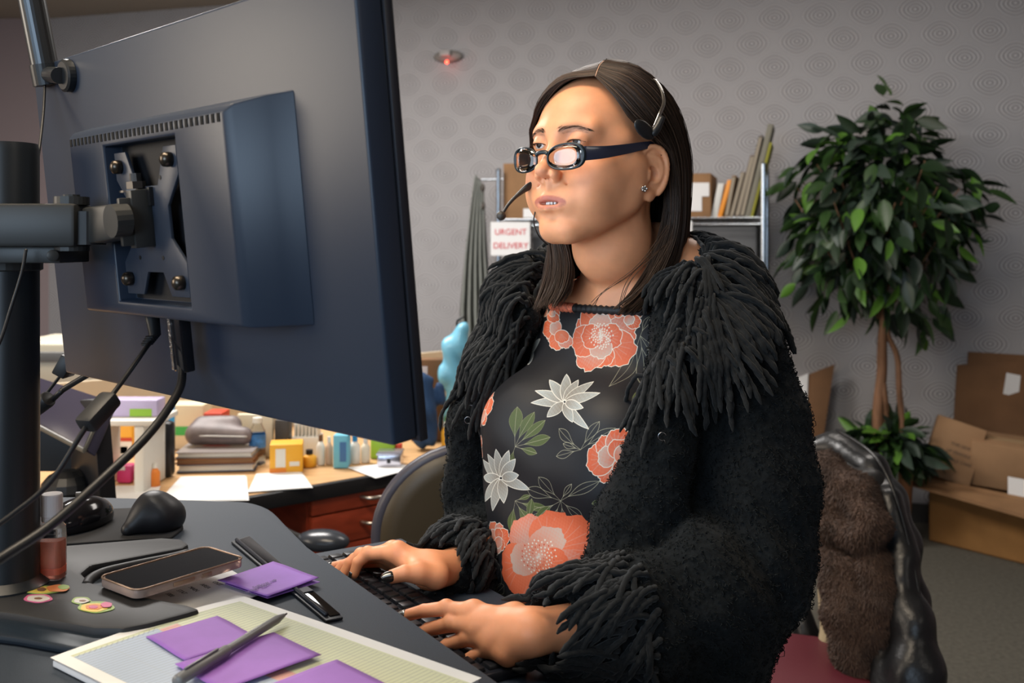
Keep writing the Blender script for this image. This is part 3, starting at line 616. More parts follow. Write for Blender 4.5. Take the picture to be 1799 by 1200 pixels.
ibox('blue_carton', 'light blue upright carton among bottles on the back desk', 'box', 585, 611, 765, 823, mc('card_sky', .14, .45, .60), .05, [(.45, .9, .2, .8, mc('print_navy', .05, .15, .35), 'navy_print')])
ibox('green_packet', 'lime green packet behind the silver box', 'packet', 651, 692, 772, 806, grn, .05)
ibox('red_packet', 'small red packet beside the lime green packet', 'packet', 694, 705, 781, 803, redm, .03)
t, c_, w, h = ibox('silver_box', 'shiny silver box standing on white papers', 'box', 662, 704, 800, 822, mat('silver_foil', (.6, .6, .68), .2, metal=.9), .07, bevel=.004)
b = MB(); b.box(c_+[0, 0, h+.002], (w*1.06, .076, .004)); b.build('lid', mat('silver_foil', (.6, .6, .68), .2, metal=.9), t, bevel=.001)
b = MB(); b.box(c_+[0, -.0365, h*.55], (.01, .003, .012)); b.build('latch', mbk, t)
def sheets(label, quad, n=3):
    p = [on(*q) for q in quad]; t = thing('paper_sheets', label, 'papers', p[0])
    for i in range(n):
        b = MB(); j = np.array([rng.uniform(-.004, .004), rng.uniform(-.004, .004), .0012*i]); b.slab(np.array(p)+j, (0, 0, .0007)); b.build('sheet', mpw, t)
sheets('white paper sheets lying in front of the folder stack', [(280, 882), (436, 880), (432, 838), (318, 840)]); sheets('white papers in front of the yellow carton', [(437, 866), (548, 858), (528, 830), (452, 834)])
sheets('small pile of white papers at the left end of the desk', [(190, 892), (272, 890), (278, 855), (200, 856)]); sheets('white papers under the silver box', [(662, 841), (735, 822), (690, 814), (612, 822)], 2)
# right part of the desk: clothes, bag
t = thing('navy_garment', 'folded navy blue garment draped upright beside the monitor edge', 'clothes', on(750, 790)); Y = on(750, 790)[1]
Fp = Field((-.34, Y-.12, .74), (-.10, Y+.14, 1.06), .005)
Fp.chain([P(745, 672, Y), P(748, 720, Y-.01), P(756, 768, Y)], [.028, .026, .024], .02); Fp.chain([P(745, 690, Y+.02), P(770, 700, Y+.02), P(775, 680, Y+.02)], [.022, .018, .012], .02); Fp.cone(P(735, 690, Y), P(740, 770, Y), .02, .028, .02)
sl, G = Fp.block(Fp.lo, Fp.lo+Fp.n*Fp.h); Fp.D += (.0035*np.sin(G[..., 0]*180+G[..., 2]*60)).astype(np.float32)
v, f = Fp.mesh(); v[:, 2] = np.maximum(v[:, 2], ZD); mesh_obj('fabric', v, f, mat('denim_navy', (.012, .045, .12), .8), t)
ibox('framed_box', 'brown box with white label at the back of the desk near the monitor', 'box', 722, 780, 632, 775, ckd, .06, [(.05, .50, .66, .92, mc('label_lilac_white', .55, .5, .52), 'white_label')])
t = thing('light_blue_bag', 'light blue plastic bag standing behind the far sleeve fringe', 'bag', on(800, 780)); Y = on(800, 780)[1]+.05
Fp = Field((-.28, Y-.12, .74), (.06, Y+.14, 1.22), .006); Fp.chain([P(812, 580, Y), P(800, 610, Y), P(792, 660, Y), P(800, 690, Y)], [.024, .036, .034, .02], .02); Fp.chain([P(800, 690, Y), P(805, 780, Y)], [.03, .045], .02)
sl, G = Fp.block(Fp.lo, Fp.lo+Fp.n*Fp.h); Fp.D += (.004*np.sin(G[..., 0]*110+3*np.sin(G[..., 2]*25))).astype(np.float32)
v, f = Fp.mesh(); v[:, 2] = np.maximum(v[:, 2], ZD); mesh_obj('plastic_film', v, f, mat('film_sky_blue', (.16, .45, .62), .35), t)
b = MB(); b.tube(spline([P(806, 585, Y), P(803, 565, Y), P(815, 556, Y)], 10), .004, 6); b.build('twist_tie', mbk, t, smooth=True)
bottle('green_bottle', 'green bottle partly hidden behind the far sleeve', 'bottle', 789, 712, 778, 18, mc('glass_green', .06, .20, .03), whi, .2)
bottle('yellow_bottle', 'yellow bottle in front of the light blue bag', 'bottle', 783, 742, 790, 16, yel, whi, .2)
# far-left things
Y = 3.1
t = thing('office_printer', 'cream office printer at far left behind the monitor pole', 'printer', (P(80, 665, Y)[0], Y, .80))
b = MB(); b.box((P(80, 0, Y)[0], Y+.2, .80+.12), (.30, .35, .24)); b.build('printer_body', mc('printer_cream', .5, .46, .36), t, bevel=.012)
b = MB(); b.box((P(80, 0, Y)[0], Y+.02, .80+.20), (.26, .04, .03)); b.build('control_panel', mc('printer_panel', .12, .12, .12), t, bevel=.004)
t = thing('side_cabinet', 'cherry red side cabinet under the cream printer', 'cabinet', (P(70, 0, Y)[0], Y+.2, 0))
b = MB(); b.box((P(70, 0, Y)[0], Y+.2, .385), (.6, .5, .77)); b.build('cabinet_body', cherry, t, bevel=.004)
b = MB(); b.box((P(70, 0, Y)[0], Y+.2, .7855), (.64, .54, .025)); b.build('cabinet_top', cherry, t, bevel=.004)
# second monitor on the back desk, seen at an angle
t = thing('small_monitor', 'dark angled monitor behind the pole with violet reflection painted on its screen', 'monitor', on(150, 880))
Ym = 1.95
q = [P(206, 893, Ym-.05), P(60, 900, Ym+.25), P(60, 655, Ym+.28), P(195, 694, Ym-.02)]
b = MB(); b.slab([P(207, 892, 1.92), P(130, 892, 2.08), P(118, 700, 2.10), P(192, 698, 1.93)], (-.02, -.03, 0)); b.build('side_housing', mc('plastic_black', .010, .010, .012, r=.4), t, bevel=.004)
b = MB(); b.slab([P(188, 702, 1.92), P(150, 788, 1.86), P(30, 725, 2.0), P(60, 660, 2.06)], (.01, .02, -.02)); b.build('tilted_screen', mc('screen_painted_reflection', .055, .05, .08, r=.25), t, bevel=.002)  # violet reflection is put into the base colour of the screen
b = MB(); b.tube([P(186, 706, 1.915), P(148, 792, 1.855), P(28, 729, 1.99)], .005, 8); b.build('bezel', mc('bezel_grey', .10, .095, .08, r=.4), t)
b = MB(); b.sph(P(118, 860, 1.95), (.05, .05, .04), 16); b.box(P(100, 780, 2.02), (.12, .05, .10)); b.build('stand', mbk, t, smooth=False)
# ------------------------------------------------------------------ grey office chair behind the desk edge
def rrect(w, h, r, n=8, cx=0, cy=0):
    pts = []
    for sx_, sy_, a0 in ((1, 1, 0), (-1, 1, 90), (-1, -1, 180), (1, -1, 270)):
        for i in range(n+1):
            a = math.radians(a0+90*i/n); pts.append((cx+sx_*(w/2-r)+r*math.cos(a), cy+sy_*(h/2-r)+r*math.sin(a)))
    return pts
cb = np.array([-.05, 1.92, 0]); ch = thing('office_chair', 'office chair with rounded olive-brown back and grey rim left of the woman', 'chair', (-.18, 2.15, 0))
Rc = np.array([[1, 0, 0], [0, 0, -1.], [0, 1, 0]]) ; Rz = rotm(0, 0, .38); 
def shell(b, pr, y0, y1, bend, z, m=0):
    p = np.array(pr); n = len(p)
    def mapp(off): 
        yy = off+bend*(p[:, 0]**2); return np.stack([p[:, 0], yy, p[:, 1]+z], 1) @ Rz.T+cb
    v = np.vstack([mapp(y0), mapp(y1)]); b.add(v, [tuple(range(n)), tuple(range(2*n-1, n-1, -1))]+[(i, n+i, n+(i+1) % n, (i+1) % n) for i in range(n)], m)
b = MB(); pr_ = np.array(rrect(.40, .44, .16, 12)); rings = []
for off, order in ((-.004, (.02, .3, .6, .85, 1)), (.03, (1, .85, .6, .3, .02))):
    for k_ in order: p = pr_*k_; rings.append(np.stack([p[:, 0], off+.9*p[:, 0]**2, p[:, 1]+.735], 1) @ Rz.T+cb)
nn = len(pr_); b.add(np.vstack(rings), [(i*nn+j, i*nn+(j+1) % nn, (i+1)*nn+(j+1) % nn, (i+1)*nn+j) for i in range(9) for j in range(nn)]); b.build('backrest', mat('chair_back_olive', (.055, .040, .022), .45), ch, smooth=True)
p = np.array(rrect(.40, .44, .16, 12)); q = np.stack([p[:, 0], .012+.9*p[:, 0]**2, p[:, 1]+.735], 1) @ Rz.T+cb; b = MB(); b.tube(q, .0145, 8, closed=True); b.build('back_rim', mat('chair_rim_grey', (.055, .052, .070), .4), ch, smooth=True)
b = MB(); b.prism(rrect(.48, .46, .12, 8), 0, .07, M=(Rz, (-.16, 2.20, .43))); b.build('seat', mat('chair_seat_black', (.012, .012, .014), .6), ch, bevel=.015)
b = MB(); b.cyl((-.16, 2.20, .11), (-.16, 2.20, .43), .025); b.build('gas_lift', mbk, ch)
b = MB(); b.tube([np.array([-.05, 1.95, .60]), np.array([-.07, 1.98, .46]), np.array([-.14, 2.14, .42])], .018, 8); b.build('back_support', mbk, ch, smooth=True)
for i in range(5):
    a = i*2*math.pi/5+.3; e = np.array([-.16+.27*math.cos(a), 2.20+.27*math.sin(a), .075]); b = MB(); b.tube([np.array([-.16, 2.20, .11]), (np.array([-.16, 2.2, .11])+e)/2, e], [.022, .018, .014], 8); l = b.build('base_leg', mbk, ch, smooth=True)
    b = MB(); b.cyl(e+[-.012, 0, -.045], e+[.012, 0, -.045], .029, n=16); b.build('caster', mbk, l)
ap = onz(568, 950, .66); b = MB(); b.sph(ap, (.065, .04, .026), 20, R=rotm(0, 0, -.25)); ar = b.build('armrest', mat('armrest_black_gloss', (.035, .04, .05), .25), ch, smooth=True)
b = MB(); b.tube(spline([ap+[.04, 0, -.015], ap+[-.06, .02, .0], ap+[-.13, .0, .035], ap+[-.09, -.02, -.06], np.array([-.30, 2.2, .45])], 30), .011, 8); b.build('arm_tube', mbk, ar, smooth=True)
# ------------------------------------------------------------------ chair with coats on the right
cr = thing('red_seat_chair', 'chair with dark red seat hidden under coats right of the woman', 'chair', (.78, 2.15, 0))
b = MB(); sc_ = np.array([.625, 2.03, .47]); Rs_ = rotm(0, 0, -.35); b.prism(rrect(.46, .46, .17, 10), -.055, 0, M=(Rs_, sc_)); b.build('seat', mat('seat_vinyl_maroon', (.10, .013, .022), .5, bump=.1, bscale=300), cr, bevel=.018, segs=3)
b = MB(); b.cyl((.66, 2.08, .10), (.66, 2.08, .42), .028); b.build('gas_lift', mbk, cr)
for i in range(5):
    a = i*2*math.pi/5; e = np.array([.66+.28*math.cos(a), 2.08+.28*math.sin(a), .075]); b = MB(); b.tube([np.array([.66, 2.08, .11]), e], [.022, .014], 8); l = b.build('base_leg', mbk, cr, smooth=True)
    b = MB(); b.cyl(e+[-.012, 0, -.045], e+[.012, 0, -.045], .029, n=16); b.build('caster', mbk, l)
def pf(pts, Fd, k): Fd.chain([P(*q[:3]) for q in pts], [q[3] for q in pts], k)
Fb = Field((.48, 1.75, .30), (1.05, 2.62, .98), .01)
pf([(1440, 812, 2.35, .03), (1530, 850, 2.2, .03), (1560, 950, 2.12, .03), (1570, 1050, 2.1, .03)], Fb, .03); pf([(1440, 850, 2.38, .03), (1450, 1000, 2.38, .03)], Fb, .03); pf([(1500, 900, 2.28, .03), (1510, 1040, 2.28, .03)], Fb, .03)
v, f = Fb.mesh(); mesh_obj('backrest', v, f, mbk, cr)
# black leather jacket over the back
t = thing('black_leather_jacket', 'shiny black leather jacket draped over the back of the red chair', 'jacket', (.85, 2.2, .5))
Fj = Field((.42, 1.70, .28), (1.14, 2.65, 1.04), .006)
pf([(1405, 790, 2.40, .028), (1470, 790, 2.36, .034), (1530, 828, 2.24, .036), (1560, 880, 2.18, .036), (1582, 960, 2.14, .036), (1598, 1050, 2.10, .036), (1606, 1150, 2.05, .040), (1600, 1250, 2.0, .045)], Fj, .03)
pf([(1410, 830, 2.42, .03), (1480, 860, 2.38, .035), (1530, 930, 2.30, .04), (1560, 1050, 2.24, .045), (1570, 1180, 2.18, .05)], Fj, .04)
pf([(1440, 900, 2.42, .03), (1480, 1000, 2.4, .035), (1500, 1120, 2.34, .04)], Fj, .05); pf([(1385, 960, 2.40, .02), (1395, 1060, 2.38, .025), (1420, 1120, 2.34, .03)], Fj, .02)
pf([(1558, 880, 2.14, .030), (1585, 985, 2.08, .036), (1592, 1010, 2.07, .030)], Fj, .012); pf([(1590, 1020, 2.05, .022), (1600, 1090, 2.02, .040), (1606, 1180, 1.98, .05), (1606, 1260, 1.95, .05)], Fj, .03); pf([(1548, 1130, 2.04, .020), (1562, 1210, 2.0, .04)], Fj, .02)
sl, G = Fj.block(Fj.lo, Fj.lo+Fj.n*Fj.h); x, y, z = G[..., 0], G[..., 1], G[..., 2]; Fj.D += (.0028*np.sin(x*36+z*14+2*np.sin(z*9))+.0016*np.sin(z*34-x*70+y*40)).astype(np.float32)
v, f = Fj.mesh(); mesh_obj('leather_shell', v, f, mat('black_leather', (.010, .0105, .012), .34, bump=.25, bscale=60, spec=.5), t)
b = MB(); b.tube(spline([P(1470, 755, 2.33), P(1530, 795, 2.19), P(1565, 850, 2.12), P(1590, 930, 2.08), P(1612, 1030, 2.03), P(1632, 1150, 1.97)], 30), .004, 6); b.build('seam', mat('black_leather', (.01, .01, .01), .26), t, smooth=True)
# brown fur coat
t = thing('brown_fur_coat', 'brown faux fur coat with cream lining hanging over the red chair', 'coat', (.75, 2.1, .5))
Ff = Field((.40, 1.70, .30), (1.05, 2.52, .98), .005)
pf([(1405, 810, 2.30, .030), (1450, 825, 2.24, .034), (1500, 865, 2.16, .042), (1535, 925, 2.08, .036)], Ff, .02)
pf([(1430, 860, 2.26, .035), (1465, 925, 2.20, .045), (1515, 945, 2.10, .034)], Ff, .02)
pf([(1460, 960, 2.20, .035), (1490, 1010, 2.14, .055), (1500, 1080, 2.10, .062), (1510, 1150, 2.08, .055), (1530, 1230, 2.05, .05)], Ff, .012)
pf([(1540, 990, 2.08, .035), (1550, 1060, 2.05, .035), (1530, 1130, 2.05, .035)], Ff, .014)
sl, G = Ff.block(Ff.lo, Ff.lo+Ff.n*Ff.h); x, y, z = G[..., 0], G[..., 1], G[..., 2]; Ff.D += (.004*np.sin(x*60+z*45)*np.sin(z*50+y*30)).astype(np.float32)
v, f = Ff.mesh(); mfu = mat('fur_dark_brown', (.055, .030, .020), .8, noise=.4, nscale=25, bump=.6, bscale=160); fo = mesh_obj('fur_body', v, f, mfu, t)
sel = rng.choice(len(f), 36000); a, c, d = v[f[sel, 0]], v[f[sel, 1]], v[f[sel, 3]]; r1, r2_ = rng.random((2, len(sel), 1)); p0 = a+(c-a)*r1+(d-a)*r2_; nn = Ff.grad(p0); kp = (nn[:, 1] < .3); p0, nn = p0[kp], nn[kp]
dr = nn*.8+np.array([.25, -.1, -.9])+rng.normal(0, .3, p0.shape); dr /= np.linalg.norm(dr, axis=1)[:, None]; ln = rng.uniform(.006, .013, (len(p0), 1)); st = np.stack([p0, p0+dr*ln*.5+nn*.001, p0+dr*ln], 1)
vv, ff = tubes(st, np.tile(np.array([.0008, .0006, .0002]), (len(p0), 1)), 3); ho = mesh_obj('fur_pile', vv, ff, mat('fur_hair_brown', (.075, .042, .028), .6, noise=.5, nscale=20), fo); ho['kind'] = 'stuff'
Fc = Field((.40, 1.80, .30), (1.0, 2.6, .98), .008); pf([(1420, 900, 2.40, .026), (1428, 980, 2.36, .022), (1424, 1010, 2.36, .012)], Fc, .02); pf([(1452, 1040, 2.26, .02), (1456, 1130, 2.22, .018), (1470, 1180, 2.2, .014)], Fc, .02)
v, f = Fc.mesh(); mesh_obj('cream_lining', v, f, mat('fleece_cream', (.36, .29, .18), .9, bump=.6, bscale=120), t)
# ------------------------------------------------------------------ the woman: frames
HC = np.array([.1125, 1.27, 1.4406]); ya, pi_ = math.radians(47), math.radians(4)
hL = np.array([math.cos(ya), -math.sin(ya), 0]); hd = np.array([-math.sin(ya), -math.cos(ya), 0]); up = np.array([0, 0, 1.])
hF = hd*math.cos(pi_)+up*math.sin(pi_); hU = up*math.cos(pi_)-hd*math.sin(pi_)
HR = np.stack([hL, hF, hU], 1)
def hw(l, f, z): return HC+l*hL+f*hF+z*hU
def hloc(p): return (np.asarray(p)-HC) @ HR
yb = math.radians(48); TC = np.array([.15, 1.34, 0]); bL = np.array([math.cos(yb), -math.sin(yb), 0]); bd = np.array([-math.sin(yb), -math.cos(yb), 0])
BR = np.stack([bL, bd, up], 1)
def bw(l, f, z): return TC+l*bL+f*bd+z*up
def bloc(p): return (np.asarray(p)-TC) @ BR
person = thing('person', 'woman with dark straight hair typing, in black fringed cardigan over floral blouse', 'person', (.15, 1.34, 0))
# ------------------------------------------------------------------ skin: head, neck, chest as one field
S = Field((-.13, 1.10, 1.17), (.37, 1.56, 1.59), .0018)
def he(c, r, k=.01, mode='add', R=None): S.ell(hw(*c), r, HR if R is None else HR @ R, k, mode)
def hc(a, b, ra, rb=None, k=.01, mode='add'): S.cone(hw(*a), hw(*b), ra, rb, k, mode)
he((0, -.012, .044), (.0715, .092, .087))
he((0, .026, .050), (.064, .060, .058), .02)
he((0, .034, -.012), (.058, .052, .062), .02)
he((0, .038, -.050), (.045, .044, .040), .02)
he((0, .066, -.0725), (.019, .017, .0160), .018)
for s in (-1, 1):
    hc((s*.0545, .008, -.036), (s*.016, .066, -.078), .0120, .0125, .02)
    hc((s*.058, .006, .0), (s*.0545, .008, -.036), .014, .0120, .02)
    he((s*.043, .056, -.006), (.021, .020, .018), .018)              # cheekbone
    he((s*.036, .059, -.034), (.021, .020, .024), .02)              # cheek
    he((s*.044, .034, -.026), (.0205, .040, .036), .02)
    hc((s*.060, .030, .030), (s*.061, .005, -.010), .010, .012, .02)
    hc((s*.0505, .046, -.003), (s*.0575, .006, .004), .0145, .0135, .02); hc((s*.050, .030, -.016), (s*.052, .012, -.022), .0165, .0165, .02)
    hc((s*.010, .0805, .0425), (s*.044, .068, .0435), .0085, .0075, .014)     # brow
hc((0, .082, .032), (0, .0995, -.003), .0055, .0075, .010)           # nose bridge
for s in (-1, 1): he((s*.031, .091, .0290), (.0165, .0135, .0120), .010, 'sub')   # sockets
he((0, .1040, -.0080), (.0094, .0095, .0082), .005)                  # tip
for s in (-1, 1):
    he((s*.0125, .0940, -.0125), (.0066, .0090, .0078), .004)
    hc((s*.0045, .0985, -.0165), (s*.0095, .092, -.018), .0028, .0028, .004)
    he((s*.0070, .0985, -.0200), (.0042, .0062, .0052), .002, 'sub')
he((0, .078, -.040), (.030, .0150, .020), .014)                      # muzzle
hc((0, .0915, -.022), (0, .0925, -.036), .0035, .003, .006)
for s in (-1, 1):                                                     # lips and mouth
    hc((s*.0045, .0925, -.0405), (s*.0165, .0860, -.0448), .0040, .0022, .005)
    hc((s*.0165, .0860, -.0448), (s*.0262, .0775, -.0462), .0022, .0012, .005)
    hc((0, .0905, -.0530), (s*.015, .0858, -.0508), .0050, .0036, .005)
    hc((s*.015, .0858, -.0508), (s*.0255, .0775, -.0468), .0036, .0014, .005)
he((0, .0940, -.0470), (.0175, .014, .0021), .0015, 'sub')
he((0, .0905, -.0635), (.016, .005, .0045), .006, 'sub')
for s in (-1, 1): hc((s*.0190, .0865, -.0150), (s*.0310, .0760, -.0400), .0013, .0010, .005, 'sub')
for s in (-1, 1):                                                     # lids over the eyes
    he((s*.031, .0715, .0300), (.0150, .0140, .0130), .004)
    he((s*.0315, .0855, .0262), (.0125, .0075, .0038), .0015, 'sub')
    c0 = [(s*.031+s*x, .0855-.35*abs(x)-(.004 if x > 0.009 else 0), .0302-13*x*x) for x in np.linspace(-.0135, .0145, 7)]
    for a, b in zip(c0[:-1], c0[1:]): hc(a, b, .0011, .0011, .0015)
for s in (-1, 1):                                                     # ears
    Re = rotm(0, 0, 0) @ rotm(math.radians(-14), 0, 0) @ rotm(0, 0, s*math.radians(30))
    he((s*.0755, -.012, .000), (.0052, .0165, .0290), .004, R=Re)
    rim = [(0, .012, -.006), (0, .0155, .010), (0, .012, .024), (0, .001, .0305), (0, -.012, .026), (0, -.0175, .012), (0, -.016, -.004), (0, -.0105, -.018), (0, -.002, -.028)]
    rim = spline(rim, 22) @ Re.T+np.array([s*.078, -.012, 0])
    for a, b in zip(rim[:-1], rim[1:]): hc(a, b, .0030, .0030, .0025)
    an = spline([(0, .004, .020), (0, -.008, .014), (0, -.010, .0), (0, -.004, -.012), (0, .006, -.014)], 10) @ Re.T+np.array([s*.0785, -.012, 0])
    for a, b in zip(an[:-1], an[1:]): hc(a, b, .0023, .0023, .002)
    he(np.array([0, .004, -.002]) @ Re.T+np.array([s*.0805, -.012, 0]), (.005, .0065, .0085), .003, 'sub', R=Re)
    hc(np.array([s*.0775, -.002, -.002]), np.array([s*.0775, -.002, -.010]), .0036, .003, .003)
    he((s*.0745, -.009, -.0295), (.0048, .0085, .0085), .005)
# neck and chest
S.chain([hw(0, -.022, -.02), hw(0, -.030, -.09), bw(0, -.012, 1.315), bw(0, -.01, 1.27)], [.050, .0475, .051, .060], .02)
for s in (-1, 1):
    S.chain([hw(s*.052, -.012, -.035), bw(s*.030, .030, 1.315), bw(s*.012, .048, 1.288)], [.009, .0085, .006], .014)
    S.chain([bw(s*.035, -.035, 1.345), bw(s*.085, -.028, 1.318), bw(s*.150, -.020, 1.270)], [.034, .031, .034], .03)
    S.cone(bw(s*.014, .054, 1.281), bw(s*.14, .020, 1.302), .0075, .008, .02)
S.ell(bw(0, 0, 1.18), (.150, .088, .130), BR, .03)
S.ell(bw(0, .043, 1.272), (.012, .010, .010), BR, .02, 'sub')
bl = S.block(S.lo, S.lo+S.n*S.h)
V, F = S.mesh(); HN = len(V)
# ---- hands (fields of their own, one body mesh)
def finger(Fd, pts, rs): Fd.chain(pts, rs, .0022)
def P5(L): return [P(*q) for q in L]
lh = dict(idx=P5([(832, 1076, 1.045), (784, 1069, 1.060), (745, 1073, 1.070), (714, 1081, 1.078)]),
          mid=P5([(842, 1101, 1.030), (793, 1096, 1.050), (752, 1106, 1.066), (722, 1124, 1.075)]),
          rin=P5([(866, 1127, 1.015), (821, 1122, 1.035), (786, 1133, 1.048), (758, 1150, 1.056)]),
          pin=P5([(892, 1146, 1.002), (858, 1143, 1.016), (832, 1152, 1.024), (806, 1166, 1.030)]),
          thu=P5([(905, 1085, 1.03), (865, 1090, 1.065), (820, 1100, 1.09), (780, 1104, 1.105)]))
rh = dict(idx=P5([(699, 969, 1.235), (646, 973, 1.245), (629, 988, 1.243), (622, 1008, 1.240)]),
          mid=P5([(690, 968, 1.258), (634, 976, 1.268), (615, 990, 1.266), (604, 1008, 1.262)]),
          rin=P5([(686, 973, 1.278), (624, 984, 1.288), (604, 993, 1.286), (592, 1004, 1.282)]),
          pin=P5([(686, 984, 1.295), (625, 990, 1.302), (600, 992, 1.302), (582, 995, 1.300)]),
          thu=P5([(766, 1012, 1.200), (737, 1007, 1.190), (712, 1007, 1.184), (689, 1013, 1.180)]))
def hand(fing, wrist, fore, lo, hi, s=1.0):
    Fd = Field(lo, hi, .0013)
    FR = dict(idx=(.0095, .0080, .0070, .0060), mid=(.0098, .0083, .0072, .0062), rin=(.0093, .0078, .0068, .0058), pin=(.0085, .0068, .0060, .0052), thu=(.0130, .0112, .0098, .0082))
    for n_, r in FR.items():
        q = fing[n_]
        Fd.chain(q, [x*s for x in r], .0016)
        if n_ != 'thu':
            Fd.ell(q[1]+up*.0016, .0084*s*r[1]/.008, k=.003); Fd.ell(q[0]+up*.0035, .0088*s*r[0]/.0095, k=.004)
    m = {n_: fing[n_][0] for n_ in ('idx', 'mid', 'rin', 'pin')}
    for n_, r in zip(m, (.012, .0115, .011, .0105)):
        w = wrist+(m[n_]-wrist)*.12
        Fd.cone(m[n_]-up*.002, w-up*.002, r*s, .0165*s, .010)
        Fd.cone(m[n_]+up*.0055, wrist+(m[n_]-wrist)*.25+up*.0128*s, .0030, .0024, .0035)       # tendons
    for a, b in (('idx', 'mid'), ('mid', 'rin'), ('rin', 'pin')):
        Fd.cone(m[a]-up*.003, m[b]-up*.003, .0095*s, .0095*s, .006)
    Fd.cone(fing['thu'][0], wrist*.75+m['idx']*.25, .0130*s, .0155*s, .012); Fd.cone(fing['thu'][1], m['idx']*.7+wrist*.3-up*.004, .009*s, .011*s, .012)
    Fd.cone(wrist, fore, .0205*s, .026*s, .014)
    return Fd
Lw, Lf = P(938, 1108, 1.000), P(1040, 1100, 1.03); Rw, Rf = P(762, 1003, 1.225), P(840, 985, 1.30)
FL = hand(lh, Lw, Lf, (-.16, .95, .90), (.12, 1.14, 1.03), 1.0)
FRt = hand(rh, Rw, Rf, (-.26, 1.12, .90), (-.02, 1.35, 1.04), 1.0)
allV, allF = [V], [F]; off = len(V)
for Fd in (FL, FRt):
    v, f = Fd.mesh(); allV.append(v); allF.append(f+off); off += len(v)
arm = Field((-.1, .95, .9), (.36, 1.52, 1.35), .006)
Ls, Le = bw(.155, -.02, 1.262), P(1310, 975, 1.14); Rs, Re_ = bw(-.155, -.02, 1.262), P(868, 900, 1.43)
arm.chain([Ls, Le, Lf], [.036, .034, .028], .01); arm.chain([Rs, Re_, Rf], [.036, .034, .028], .01)
v, f = arm.mesh(); allV.append(v); allF.append(f+off)
V = np.vstack(allV); F = np.vstack(allF)
# ---- skin tint: lips, blush, brows, and painted shade in sockets and lid creases
q = hloc(V); cols = np.tile(np.array([.73, .315, .155]), (len(V), 1)); isH = np.arange(len(V)) < HN
def mixc(w, c): 
    global cols
    w = np.clip(w, 0, 1)[:, None]; cols = cols*(1-w)+np.array(c)*w
def blob(c, r): return np.exp(-(((q-np.array(c))/np.array(r))**2).sum(1)*1.2)*isH
qa = q.copy(); qa[:, 0] = np.abs(qa[:, 0]); q0 = q; q = qa
mixc(blob((.042, .065, -.012), (.022, .03, .02))*.5, (.70, .23, .12))
mixc(blob((0, .106, -.010), (.013, .012, .012))*.35, (.72, .27, .17))
mixc(blob((.031, .080, .0365), (.016, .014, .006))*.55, (.46, .22, .15))  # socket shade above the eye, painted into the tint
lz = -.0455-.002*np.clip(q[:, 0]/.02, 0, 1); tl = .0092*np.sqrt(np.clip(1-(q[:, 0]/.0275)**2, 0, 1)); 
lip = np.clip((tl-np.abs(q[:, 2]+.0468-.0009))/.0016, 0, 1)*(q[:, 1] > .074)*isH
cz_ = .0402-10*(q[:, 0]-.031)**2; cr_ = np.clip(1-np.abs(q[:, 2]-cz_)/.0011, 0, 1)*(np.abs(q[:, 0]-.031) < .016)*(q[:, 1] > .05)*isH
mixc(cr_*.55, (.20, .08, .05))  # shade of the lid crease painted as a dark arc
mixc(lip*np.where(q[:, 2] > -.046, .85, .62), (.40, .115, .09))
bz = .0425+.0028*np.clip((q[:, 0]-.012)/.024, 0, 1)-.0035*np.clip((q[:, 0]-.034)/.018, 0, 1)
br = np.clip(1-np.abs(q[:, 2]-bz)/.0072, 0, 1)*np.clip((q[:, 0]-.009)/.006, 0, 1)*np.clip((.052-q[:, 0])/.012, 0, 1)*(q[:, 1] > .04)*isH
mixc(br*.62, (.22, .12, .08)); q = q0
mixc((~isH)*.5, (.72, .27, .12))
mk = mat('skin', (.73, .315, .155), .48, sss=.22, bump=.12, bscale=900, spec=.45)
nt = mk.node_tree; at = nt.nodes.new('ShaderNodeAttribute'); at.attribute_name = 'tint'
nz = nt.nodes.new('ShaderNodeTexNoise'); nz.inputs['Scale'].default_value = 55; nz.inputs['Detail'].default_value = 6
tc = nt.nodes.new('ShaderNodeTexCoord'); nt.links.new(tc.outputs['Object'], nz.inputs[0])
mr = nt.nodes.new('ShaderNodeMapRange'); mr.inputs[1].default_value = .3; mr.inputs[2].default_value = .7; mr.inputs[3].default_value = .94; mr.inputs[4].default_value = 1.06
nt.links.new(nz.outputs[0], mr.inputs[0]); vm = nt.nodes.new('ShaderNodeVectorMath'); vm.operation = 'SCALE'
nt.links.new(at.outputs['Color'], vm.inputs[0]); nt.links.new(mr.outputs[0], vm.inputs['Scale']); nt.links.new(vm.outputs[0], nt.nodes['Principled BSDF'].inputs['Base Color'])
body = mesh_obj('body', V, F, mk, person); vcol(body, cols)
# ---- eyes, teeth, brows, lashes, nails
mw = mat('eye_white', (.75, .72, .68), .15, coat=1); mi = mat('iris_brown', (.022, .010, .006), .3); mp = mat('pupil', (.004, .004, .004), .05, coat=1)
for s in (-1, 1):
    b = MB(); b.sph(hw(s*.031, .0700, .0292), .0124, 24); e = b.build('eyeball', mw, person, smooth=True)
    g = np.array([.02, .97, -.06]); g /= np.linalg.norm(g); c = np.array([s*.031, .0700, .0292])
    b = MB(); gW = HR @ g; b.sph(hw(*(c+g*.0080)), (.0066, .0066, .0048), 20, R=axes(gW)); b.build('iris', mi, e, smooth=True)
    b = MB(); b.sph(hw(*(c+g*.0085)), (.0024, .0024, .0045), 12, R=axes(gW)); b.build('pupil', mp, e, smooth=True)
mt = mat('tooth_enamel', (.80, .76, .70), .15, coat=.5)
b = MB()
for x in np.linspace(-.0155, .0155, 8): b.sph(hw(x, .0868-30*x*x, -.0460), (.0021, .0018, .0034), 10, R=HR)
b.build('teeth', mt, person, smooth=True)
mh = mat('hair_dark_brown', (.046, .025, .015), .5, noise=.35, nscale=90, spec=.3)
NBR = 120; st = []
